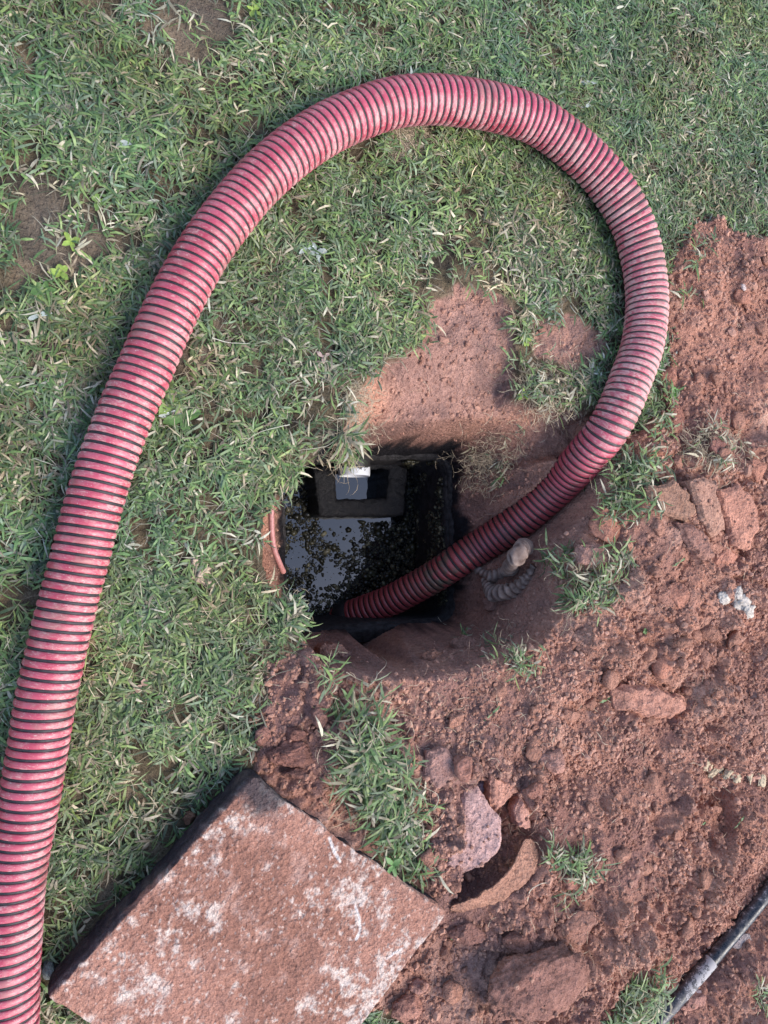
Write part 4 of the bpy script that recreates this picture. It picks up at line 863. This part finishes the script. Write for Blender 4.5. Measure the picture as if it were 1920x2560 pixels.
# lawn
area = (x1-x0+.3)*(y1-y0+.3); N = int(area*8000); print('area', area)
qx = x0-.15+rng.random(N)*(x1-x0+.3); qy = y0-.15+rng.random(N)*(y1-y0+.3)
z4 = zones(qx, qy); lawn = (z4[0] > .003) & (z4[1] > .0) & (z4[2] > .0) & (z4[3] > .004)
dn_ = .74+.85*fbm(qx, qy, 8, 3, 61)+.40*fbm(qx, qy, 25, 2, 63)
dr = .08+.26*sst(.0, .5, fbm(qx, qy, 5, 3, 65))
for px, py, r, a in ((125, 480, .09, 1), (150, 530, .07, .8), (420, 30, .10, 1), (330, 60, .05, .5), (115, 745, .06, .8), (450, 765, .07, .9), (960, 600, .10, .9), (1080, 590, .07, .6), (820, 650, .05, .6), (470, 900, .05, .5),
                     (300, 1650, .04, .4), (880, 310, .04, .6), (720, 850, .10, .85), (680, 760, .04, .6), (1200, 830, .08, .5), (560, 1150, .05, .4), (560, 1550, .05, .7), (700, 1000, .05, .3), (1250, 600, .08, .3)):
    g = gsp(qx, qy, px, py, r); dn_ = dn_-a*g*.9; dr = dr+.45*a*g
dn_ = np.clip(dn_, .12, 1); ok = lawn & (rng.random(N) < dn_)
lidd = sdf(LIDPOLY, qx, qy); ok &= (lidd > .006)
hc = hose_clear(qx, qy); hd_ = polydist([tuple(p[:2]) for p in HC[::6]], qx, qy); ok &= (hd_ > .041)
qx, qy, dr = qx[ok], qy[ok], dr[ok]; n = len(qx); zc = height(qx, qy); print('sprigs', n)
azs = 9*fbm(qx, qy, 9, 2, 66)+2.4*(rng.random(n)-.5)
# near the pit lip the sprigs hang over it
acc = Acc(); rgL = np.random.default_rng(11)
for lo_d, hi_d in ((0, .08), (.08, .15), (.15, .25), (.25, .45), (.45, 9)):
    m_ = (dr >= lo_d) & (dr < hi_d)
    if m_.sum(): sprigs(acc, rgL, qx[m_], qy[m_], zc[m_], azs[m_], min(.7, float(dr[m_].mean())), 1.0, leaves=5)
# upright finer blades and dry stems in between
m_ = rng.random(n) < .55; k = m_.sum(); rg = rgL
c = leafcol(rg, k, .25); acc.add(*blades(np.stack([qx[m_], qy[m_], zc[m_]], 1), rg.random(k)*6.28, .5+.8*rg.random(k), .8+.8*rg.random(k), .025+.04*rg.random(k), .0012+.0012*rg.random(k), c, roll=rg.random(k)-.5))
m_ = rng.random(n) < .75+1.4*dr; k = m_.sum(); c = STRAW[rg.choice(4, k)]*(.45+.6*rg.random((k, 1)))
acc.add(*blades(np.stack([qx[m_], qy[m_], zc[m_]+.003+.016*rg.random(k)], 1), rg.random(k)*6.28, .5*(rg.random(k)-.3), .6*(rg.random(k)-.3), (.015+.04*rg.random(k)), .0007+.0008*rg.random(k), c, curve=1.4*(rg.random(k)-.5)))
for k in range(len(acc.V)):      # patches of the lawn differ in tone
    t_ = fbm(acc.V[k][:, 0], acc.V[k][:, 1], 5, 3, 301)[:, None]; y_ = fbm(acc.V[k][:, 0], acc.V[k][:, 1], 8, 3, 305)[:, None]
    acc.C[k] = acc.C[k]*(1.05+.45*t_)*np.concatenate([1+.22*y_, 1+.03*y_, 1-.16*y_], 1)
lawn_o = acc.mk('grass', M_leaf); tag(lawn_o, 'short weedy green lawn with dry straw between the leaves', 'grass', kind='stuff')
print('grass tris', len(lawn_o.data.polygons))

# fine root hairs and straw lying on the bare soil
N = 16000; qx = x0+rng.random(N)*(x1-x0); qy = y0+rng.random(N)*(y1-y0); z4 = zones(qx, qy)
den = np.where((z4[1] < 0) | (z4[2] < 0) | (z4[3] < 0) | (z4[0] < 0), .07, 0)
for px, py, r, a in ((960, 1560, .16, .8), (900, 1650, .10, .8), (760, 1700, .09, .8), (1120, 1730, .07, .8), (1040, 1440, .10, .7), (1330, 1560, .10, .4), (1160, 800, .10, .9), (1190, 860, .07, .9), (740, 850, .06, .9), (760, 900, .05, .9), (1500, 990, .09, .6), (1250, 1950, .15, .4), (700, 1440, .08, .6)):
    den = den+a*gsp(qx, qy, px, py, r)
ok = (rng.random(N) < den) & (rim_sdf(qx, qy) > .0) & (sdf(LIDPOLY, qx, qy) > .01) & (hose_clear(qx, qy) > 1e8); qx, qy = qx[ok], qy[ok]; n = len(qx); zc = height(qx, qy)
acc = Acc(); rg = np.random.default_rng(21); az = rg.random(n)*6.28; p = np.stack([qx, qy, zc+.003+.004*rg.random(n)], 1)
c = np.array([[.34, .22, .15], [.45, .36, .26], [.24, .15, .11]])[rg.choice(3, n)]
for k in range(2):
    cu = 2.4*(rg.random(n)-.5); L = .010+.020*rg.random(n); acc.add(*blades(p, az, .35*(rg.random(n)-.35), .5*(rg.random(n)-.2), L, .0008+.0007*rg.random(n), c, curve=cu))
    p = p+np.stack([np.cos(az+cu*.5), np.sin(az+cu*.5), 0*az], 1)*L[:, None]*.9; az = az+cu
tag(acc.mk('root_hairs', M_dry), 'thin pale root hairs and bits of straw lying on the bare soil', 'root hairs', kind='stuff')

# ------------------------------------------------------------------ tufts and sods: each a thing
def tuft(name, spots, label, cat, n=60, dry=.2, size=1.0, seed=1, up=.004, leaves=5, lift=1.2, stemcol=(.24, .24, .13), group=None, aim=None, roots=0, on=None, fine=0):
    rg = np.random.default_rng(seed); acc = Acc(); pts = []
    for px, py, r in spots:
        k = max(3, int(n*r*r/sum(s[2]**2 for s in spots))); c = G(px, py); mpp = np.linalg.norm(P(px+10, py)-P(px, py))/10
        a = rg.random(k)*6.28; rr = r*mpp*np.sqrt(rg.random(k)); pts.append(np.stack([c[0]+rr*np.cos(a), c[1]+rr*np.sin(a)], 1))
    pts = np.concatenate(pts); kk = rim_sdf(pts[:, 0], pts[:, 1]) > .004; pts = pts[kk]; z = height(pts[:, 0], pts[:, 1])+up*(.3+rg.random(len(pts))); k = len(pts)
    az = rg.random(k)*6.28 if aim is None else math.radians(aim)+1.5*(rg.random(k)-.5)
    org = np.array([pts[:, 0].mean(), pts[:, 1].mean(), z.min()])
    m_ = np.ones(k, bool) if dry < .5 else rg.random(k) < .30
    if not m_.any(): m_[0] = True
    sprigs(acc, rg, pts[m_, 0], pts[m_, 1], z[m_], az[m_], min(dry, .8), size, leaves, lift=lift, stemcol=stemcol)
    if dry >= .5: roots = int(roots*2.2)
    if fine:
        j = rg.choice(k, fine); c = leafcol(rg, fine, dry); acc.add(*blades(np.stack([pts[j, 0], pts[j, 1], z[j]], 1), rg.random(fine)*6.28, .5+.7*rg.random(fine), 1+.8*rg.random(fine), (.03+.04*rg.random(fine))*size, np.full(fine, .0013), c))
    o = acc.mk('leaves' if roots else name, M_leaf, org)
    if roots: o['kind'] = 'stuff'
    if roots:
        root = empty(name, tuple(org)); o.parent = root; o.location = (0, 0, 0); a2 = Acc(); j = rg.choice(k, roots); p = np.stack([pts[j, 0], pts[j, 1], z[j]-.002], 1); az = rg.random(roots)*6.28
        for q_ in range(4):
            cu = 4*(rg.random(roots)-.5); L = (.012+.018*rg.random(roots))*size; a2.add(*blades(p, az, .5*(rg.random(roots)-.4), .5*rg.random(roots), L, np.full(roots, .0013), np.array([[.36, .28, .19]])*(.5+.8*rg.random((roots, 1))), curve=cu))
            p = p+np.stack([np.cos(az+cu*.5), np.sin(az+cu*.5), 0*az], 1)*L[:, None]*.9; az = az+cu
        ro = a2.mk('roots', M_dry, org); ro['kind'] = 'stuff'; ro.parent = root; ro.location = (0, 0, 0); o = root
    tag(o, label, cat, group); return o
GT = 'tufts of grass on the dug soil'
tuft('turf_strip', [(790, 1560, 34), (770, 1610, 40), (800, 1660, 46), (830, 1700, 44), (800, 1740, 34), (850, 1770, 44), (870, 1830, 36), (880, 1870, 22), (760, 1660, 26)], 'long ragged strip of turf between the slab and the dug soil', 'turf', 240, .22, 1.35, 1, .014, 5, 1.3, group=GT, roots=150, fine=60)
tuft('grass_tuft', [(1330, 1010, 34), (1350, 1050, 46), (1320, 1090, 30), (1380, 1010, 24)], 'dense green tuft just right of the hose at the pit edge', 'grass tuft', 110, .15, 1.15, 2, .012, group=GT, roots=40)
tuft('grass_tuft', [(1210, 1195, 18), (1225, 1235, 24), (1235, 1275, 24), (1250, 1300, 18), (1305, 1250, 26), (1335, 1210, 22), (1290, 1290, 18)], 'horseshoe shaped wilted tuft right of the pit around a pinkish lump', 'grass tuft', 100, .30, 1.2, 3, .008, group=GT, roots=90)
tuft('grass_tuft', [(1090, 1412, 26), (1125, 1420, 22), (1160, 1400, 14)], 'thin spiky tuft on the lower right lip of the pit', 'grass tuft', 34, .4, .95, 4, .004, group=GT, roots=30)
tuft('grass_tuft', [(1205, 1855, 24), (1240, 1880, 24), (1275, 1860, 20)], 'sparse dark tuft right of the curved orange flake', 'grass tuft', 38, .3, 1.1, 5, .004, group=GT, roots=10)
tuft('grass_tuft', [(1370, 2150, 34), (1340, 2185, 34), (1400, 2120, 20), (1390, 2190, 30)], 'bright green tuft beside the black pipe at the lower edge', 'grass tuft', 90, .12, 1.3, 6, .012, group=GT, fine=30)
tuft('grass_tuft', [(1415, 865, 16), (1435, 850, 14), (1425, 900, 16), (1395, 920, 16)], 'small bright tuft between hose and red soil above the dry tangle', 'grass tuft', 34, .08, 1.1, 7, .006, group=GT)
tuft('dry_grass_tuft', [(1535, 960, 28), (1560, 980, 26), (1500, 985, 18), (1590, 960, 14)], 'dry tangled tuft of straw on the soil above the brown blocks', 'dry grass', 50, .85, 1.1, 8, .006, group=GT, roots=90)
tuft('dry_grass_tuft', [(1040, 985, 40), (1080, 970, 34), (1060, 1020, 28)], 'withered brown tangle of roots and stems hanging inside the pit', 'dry grass', 60, .92, 1.0, 9, .006, group=GT, roots=170)
tuft('dry_grass_tuft', [(1150, 830, 24), (1190, 850, 34), (1230, 840, 26), (1160, 870, 20), (1120, 800, 12), (1230, 870, 20)], 'matted half dry grass at the upper edge of the pit left of hose', 'dry grass', 100, .6, .95, 10, .006, group=GT, roots=150)
tuft('grass_tuft', [(712, 1470, 10), (722, 1500, 12), (700, 1450, 10)], 'little green sprig on crumbly soil below the pit corner', 'grass tuft', 9, .1, 1.2, 12, .006, group=GT)
tuft('grass_tuft', [(650, 1035, 16), (690, 1010, 22), (722, 985, 20), (735, 950, 16), (640, 1060, 10)], 'pale ragged tuft leaning over the upper left pit corner', 'grass tuft', 90, .42, 1.5, 13, .022, 5, 1.2, group=GT, aim=-35, roots=70, fine=50)
tuft('grass_tuft', [(612, 1312, 14), (645, 1352, 14), (600, 1350, 22)], 'ragged tuft leaning over the lower left pit corner', 'grass tuft', 44, .3, 1.15, 14, .010, 5, 1.0, group=GT, aim=35, roots=30, fine=20)
tuft('grass_tuft', [(610, 690, 36), (640, 740, 30), (590, 720, 24)], 'fine bladed yellowish tussock in the lawn left of the bare clay', 'grass tuft', 30, .3, .9, 15, .004, 3, 1.6, fine=420)
tuft('grass_tuft', [(750, 890, 20), (760, 850, 24), (770, 930, 14)], 'patch of reddish dry straw at the left edge of the bare clay', 'dry grass', 40, .95, 1.0, 16, .002, 2, .6, roots=160)
tuft('grass_tuft', [(1480, 640, 10), (1500, 560, 12), (1530, 520, 10)], 'few green blades at the upper tip of the red soil', 'grass tuft', 10, .2, 1.1, 17, .004, group=GT)
tuft('grass_tuft', [(1640, 2140, 14)], 'tiny dark tuft at the right border below the pipe', 'grass tuft', 10, .3, 1.0, 18, .003, group=GT)
tuft('root_clump', [(880, 300, 22), (875, 315, 16)], 'brown fibrous root clump under the top of the hose', 'root clump', 8, 1, .8, 19, .012, 2, .6, roots=420)
# broad leaved weeds
def broad(name, px, py, n, L, Wd, col, label, cat='weed', seed=1, el=.35, up=.01, flat=False):
    rg = np.random.default_rng(seed); g = G(px, py, up); acc = Acc(); az = np.arange(n)*2*np.pi/max(n, 1)+rg.random(n)*.8; sp = np.linspace(0, 1, 7); org = g
    root = empty(name, tuple(g)) if n > 1 else None
    for k in range(n):
        l = L*(.75+.5*rg.random()); wd = Wd*(.8+.4*rg.random()); e = el*(.5+rg.random()); rows = []
        for t in sp:
            wv = wd*(math.sin(math.pi*min(1, t*.93+.05))**.75)*.5; r = l*t; z = math.sin(e)*r-.35*l*t*t*.5; cx_ = math.cos(az[k])*r*math.cos(e); cy_ = math.sin(az[k])*r*math.cos(e)
            sx_, sy_ = -math.sin(az[k])*wv, math.cos(az[k])*wv
            rows += [(cx_-sx_, cy_-sy_, z+wv*.3), (cx_, cy_, z), (cx_+sx_, cy_+sy_, z+wv*.3)]
        o = mk('leaf' if root else name, np.array(rows)+.0008*rg.normal(size=(21, 3)), [grid_faces(7, 3)], M_leaf, np.tile(np.array(col)*(.75+.5*rg.random()), (21, 1)), smooth=True)
        if root: o.parent = root
        else: o.location = g; root_o = o
    tag(root or root_o, label, cat); return root or root_o
YG = (.26, .36, .07); BG = (.10, .19, .05)
broad('weed', 1130, 738, 5, .022, .010, YG, 'yellow green weed rosette on the step right of the bare clay', seed=1)
broad('weed', 1125, 855, 5, .018, .008, YG, 'small yellow green weed at the top edge of the pit', seed=2)
broad('weed', 95, 630, 6, .026, .014, BG, 'round leaved weed in the lawn near the left border', seed=3)
broad('weed', 130, 592, 5, .022, .012, YG, 'light green weed just above the round leaved one', seed=4)
broad('weed', 370, 868, 5, .045, .020, (.20, .30, .08), 'large pale green leafed weed beside the right of hose', seed=5, el=.25)
broad('weed', 392, 905, 4, .036, .020, BG, 'dark broad leafed weed under the large pale one', seed=6, el=.2)
broad('weed', 155, 525, 4, .020, .010, YG, 'yellowish weed in the grey bare patch of lawn', seed=7)
broad('weed', 215, 440, 5, .022, .010, (.18, .28, .07), 'light weed left of the hose bend on the upper lawn', seed=8)
broad('weed', 545, 28, 5, .020, .010, YG, 'yellow green weed at the upper border', seed=9)
broad('weed', 1450, 1040-190, 4, .018, .012, (.12, .30, .05), 'bright leaved weed on soil right of the hose', seed=10)
broad('weed', 1388, 1362, 4, .010, .008, BG, 'tiny round leaved seedling on soil', seed=11)
broad('weed', 850, 1640, 4, .030, .011, (.10, .22, .06), 'broad bladed sprig on the turf strip', seed=12, up=.03)
broad('weed', 830, 1850, 4, .030, .011, (.11, .23, .06), 'broad bladed sprig draped on the slab edge', seed=13, up=.05)
WHT = (.42, .46, .42)
for k, (px, py, n_l, L_, lab) in enumerate(((1266, 184, 2, .036, 'pale whitish dead leaf on the lawn above the hose bend'), (1257, 238, 2, .026, 'second pale dead leaf just below the longer one'),
        (680, 548, 4, .024, 'cluster of whitish dead leaves inside the loop of hose'), (86, 686, 2, .020, 'small whitish leaf near the left border'), (660, 540, 2, .022, 'greyish dead leaf left of the whitish cluster'),
        (253, 320, 1, .030, 'narrow pale blade on the upper left lawn'), (365, 895, 2, .022, 'whitish papery leaf under the large weed'))):
    broad('dead_leaf', px, py, n_l, L_, .011, WHT, lab, 'leaf', 30+k, el=.1, up=.016)
broad('dead_leaf', 305, 1478, 2, .020, .014, (.36, .22, .16), 'brown dry leaf in the lawn right of the hose', 'leaf', 41, el=.1, up=.014)
broad('dead_leaf', 694, 775, 3, .018, .010, (.40, .28, .24), 'pinkish dry leaf near the tussock', 'leaf', 42, el=.1, up=.014)
for k, (px, py, lab) in enumerate(((1062, 1540, 'green blade lying on soil below the spiky tuft'), (1310, 1510, 'green leaf lying right of the pit near the mound'), (1463, 1215, 'long green blade lying left of the crack wedge'), (985, 2018, 'green blade with straw by the slab corner'), (1512, 1780, 'green blade in the footprint'), (1590, 1770, 'pale green blade at the right of the footprint'))):
    broad('fallen_sprig', px, py, 2, .026, .005, (.14, .24, .09), lab, 'grass sprig', 50+k, el=.15, up=.004)
# twigs
def twig(px, lab, r=.0013, col=(.36, .28, .19), up=.010, name='twig'):
    pts = [G(a, b, up) for a, b in px]; C0, _ = smooth_path(pts, 26); V, Fc = sweep(C0, np.linspace(r, r*.35, 26), 7); V = V+.001*np.c_[fbm3(V, 60, 2, 1), fbm3(V, 60, 2, 2), fbm3(V, 60, 2, 3)]
    c0 = V.mean(0); o = mk(name, V-c0, [Fc], M_dry, np.tile(np.array(col), (len(V), 1)), smooth=True); o.location = c0; tag(o, lab, 'twig')
twig([(573, 1570), (560, 1530), (562, 1490), (585, 1460), (625, 1445)], 'bent grey twig lying at the lawn edge above the slab', .0020, (.22, .19, .14))
twig([(788, 1482), (806, 1455), (818, 1410), (835, 1395)], 'pale forked root rising from the lower pit edge', .0014, (.5, .4, .3), .014)
twig([(806, 1455), (830, 1430), (850, 1424)], 'short pale side root beside the forked one', .0010, (.5, .4, .3), .014)
twig([(745, 1450), (770, 1465), (800, 1478)], 'straight pale straw on the lower pit edge', .0011, (.5, .42, .3))
twig([(1133, 1948), (1140, 1920), (1160, 1905), (1180, 1902)], 'wavy cream root below the curved flake', .0017, (.55, .45, .34))
twig([(1168, 2200), (1172, 2150), (1163, 2110)], 'reddish thin root on the broad dome', .0014, (.36, .2, .14))
twig([(965, 2015), (1000, 2012), (1032, 2008)], 'pair of straws by the slab corner', .0014, (.5, .45, .3))
twig([(890, 1440+340), (940, 1720), (900, 1690)], 'thin straw across the turf strip', .0010, (.5, .45, .33), .02)
twig([(1305, 1230), (1296, 1262), (1288, 1290)], 'straight pale stalk standing in the wilted tuft', .0018, (.42, .45, .25), .02)
twig([(1520, 2010-180), (1512, 1862), (1508, 1885)], 'fine red root below the footprint', .0009, (.42, .2, .14))
twig([(735, 940), (700, 965), (640, 975)], 'long pale straw at the upper left of the pit', .0012, (.5, .45, .33), .02)
twig([(620, 640+280), (560, 935), (520, 960)], 'pale straw lying in the lawn left of the pit', .0010, (.5, .47, .36), .022)
twig([(455, 735), (490, 745), (535, 748)], 'white straw on the lawn near the left of hose bare spot', .0010, (.6, .57, .46), .022)
twig([(235, 1820), (260, 1790), (288, 1745)], 'straight straw between hose and slab', .0010, (.5, .47, .36), .022)
S.cycles.use_denoising = True
